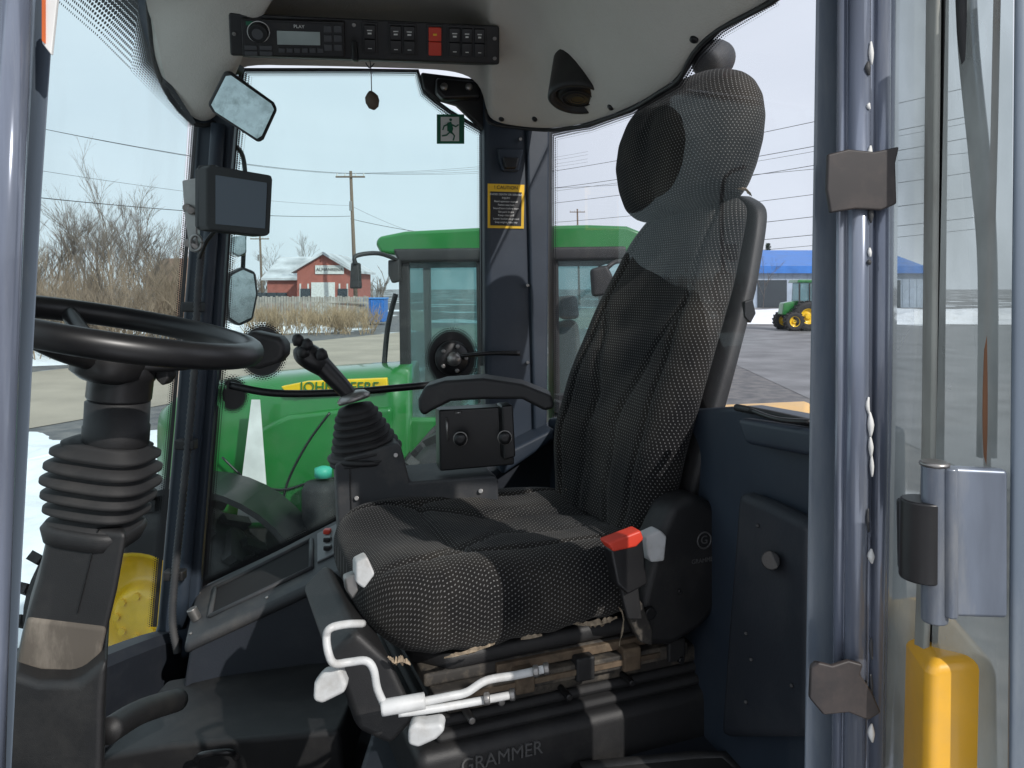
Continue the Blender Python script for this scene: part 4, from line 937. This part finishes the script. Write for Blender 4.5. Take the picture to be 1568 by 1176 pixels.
prism('seat_headrest',[W(a,b,yc+.55) for a,b in [(856,455),(884,452),(888,488),(858,490)]],Vector((0,.35,0)),BLK,gt,bevel=.03)
prism('tractor_dash',[W(a,b,yc+.4) for a,b in [(650,560),(690,545),(705,560),(700,660),(650,660)]],Vector((0,.6,0)),BLK,gt,bevel=.03)
tube('tractor_steering',[W(712+30*math.cos(k*math.pi/8),555+14*math.sin(k*math.pi/8),yc+.7) for k in range(17)],.015,BLK,gt,n=8,k=2)
prism('rear_side_mirror',[W(a,b,yc-.25) for a,b in [(905,412),(930,405),(940,425),(930,452),(908,455)]],Vector((0,.1,0)),BLK,gt,bevel=.02)
tube('rear_mirror_arm',[W(958,400,yc-.02),W(940,402,yc-.2),W(920,420,yc-.22)],.015,BLK,gt,n=8)
tube('mirror_arm',[W(612,400,yc),W(580,388,yc-.2),W(545,392,yc-.3),W(545,405,yc-.3)],.014,BLK,gt,n=8)
prism('tractor_mirror',[W(a,b,yc-.3) for a,b in [(537,402),(549,402),(551,442),(535,442)]],Vector((0,.08,0)),BLK,gt,bevel=.01)
prism('roof_lamp',[W(a,b,yc-.05) for a,b in [(594,398),(612,398),(612,430),(600,434),(594,420)]],Vector((0,.1,0)),BLK,gt,bevel=.01)
tube('exhaust',[W(588,562,yc+.2),W(594,500,yc+.2),W(606,450,yc+.2)],.018,BLK,gt,n=12)
dt=grp('green_tractor')
ty=44; k_=ty/F; X0=(1212-784)*k_
tyre(dt,Vector((X0+.9,ty,.85)),.85,.45,.5,YEL,20); tyre(dt,Vector((X0+.1,ty-.1,.55)),.55,.3,.4,YEL,16)
tyre(dt,Vector((X0+.9,ty+1.7,.85)),.85,.45,.5,YEL,20); tyre(dt,Vector((X0+.1,ty+1.7,.55)),.55,.3,.4,YEL,16)
prism('hood',[Vector((X0-.4,ty+.4,.9)),Vector((X0+.6,ty+.4,.9)),Vector((X0+.6,ty+.4,1.75)),Vector((X0-.3,ty+.4,1.6))],Vector((0,.8,0)),GREENP,dt,bevel=.08)
prism('cab_glass',[Vector((X0+.5,ty+.2,1.3)),Vector((X0+1.8,ty+.2,1.3)),Vector((X0+1.7,ty+.2,2.75)),Vector((X0+.6,ty+.2,2.75))],Vector((0,1.3,0)),GTRAC,dt,bevel=.03)
for a in (.52,1.1,1.72): box('cab_post',(X0+a,ty+.18,2.0),(.08,.06,1.5),BLK,dt,bevel=0)
prism('cab_roof',[Vector((X0+.35,ty+.1,2.76)),Vector((X0+1.9,ty+.1,2.76)),Vector((X0+1.85,ty+.1,2.95)),Vector((X0+.45,ty+.1,2.95))],Vector((0,1.5,0)),GREENP,dt,bevel=.05)
sheet('asphalt_yard',[Vector((6,8,.008)),Vector((60,8,.008)),Vector((60,50,.008)),Vector((9,50,.008))],mat('yard_asphalt',(.18,.18,.185),.8,var=.3,scale=.7))

for e,ch in groups.items():
    if not ch: continue
    pts=[Vector(c.bound_box[0]) for c in ch]+[Vector(c.bound_box[6]) for c in ch]
    c0=sum(pts,Vector())/len(pts); e.location=c0
    for c in ch: c.location=-c0
# ================================================================ camera / light
cam=bpy.data.cameras.new('camera'); co=bpy.data.objects.new('camera',cam); bpy.context.collection.objects.link(co)
co.location=(0,0,H); co.rotation_euler=(math.radians(90),0,0)
cam.sensor_width=36; cam.lens=F/1568*36; cam.shift_y=-(588-440)/1568; cam.clip_end=2000; cam.clip_start=.02
bpy.context.scene.camera=co
sd=Vector((.50,-.65,.56)).normalized()
sl=bpy.data.lights.new('sun','SUN'); sl.energy=3.3; sl.angle=math.radians(.6); sl.color=(1,.96,.91)
so=bpy.data.objects.new('sun',sl); bpy.context.collection.objects.link(so); so.rotation_euler=sd.to_track_quat('Z','Y').to_euler()
w=bpy.data.worlds.new('World'); bpy.context.scene.world=w; w.use_nodes=True; N=w.node_tree.nodes; L=w.node_tree.links
bg=N['Background']; sk=N.new('ShaderNodeTexSky'); sk.sky_type='NISHITA'; sk.sun_disc=False
sk.sun_elevation=math.asin(sd.z); sk.sun_rotation=math.atan2(sd.x,sd.y); sk.dust_density=2.0
tc=N.new('ShaderNodeTexCoord'); mp=N.new('ShaderNodeMapping'); mp.inputs['Scale'].default_value=(1,1,3.2); L.new(tc.outputs['Generated'],mp.inputs[0])
nz=N.new('ShaderNodeTexNoise'); nz.inputs['Scale'].default_value=2.4; nz.inputs['Detail'].default_value=7; nz.inputs['Distortion'].default_value=.4; L.new(mp.outputs[0],nz.inputs['Vector'])
mr=N.new('ShaderNodeMapRange'); mr.inputs[1].default_value=.38; mr.inputs[2].default_value=.7; mr.inputs[3].default_value=.88; mr.inputs[4].default_value=1.0; L.new(nz.outputs['Fac'],mr.inputs[0])
mx=N.new('ShaderNodeMixRGB'); L.new(mr.outputs[0],mx.inputs[0]); L.new(sk.outputs[0],mx.inputs[1]); mx.inputs[2].default_value=(8.3,8.8,9.7,1)
L.new(mx.outputs[0],bg.inputs[0]); bg.inputs[1].default_value=.104
sc_=bpy.context.scene; sc_.view_settings.view_transform='Standard'; sc_.view_settings.look='None'; sc_.view_settings.exposure=0
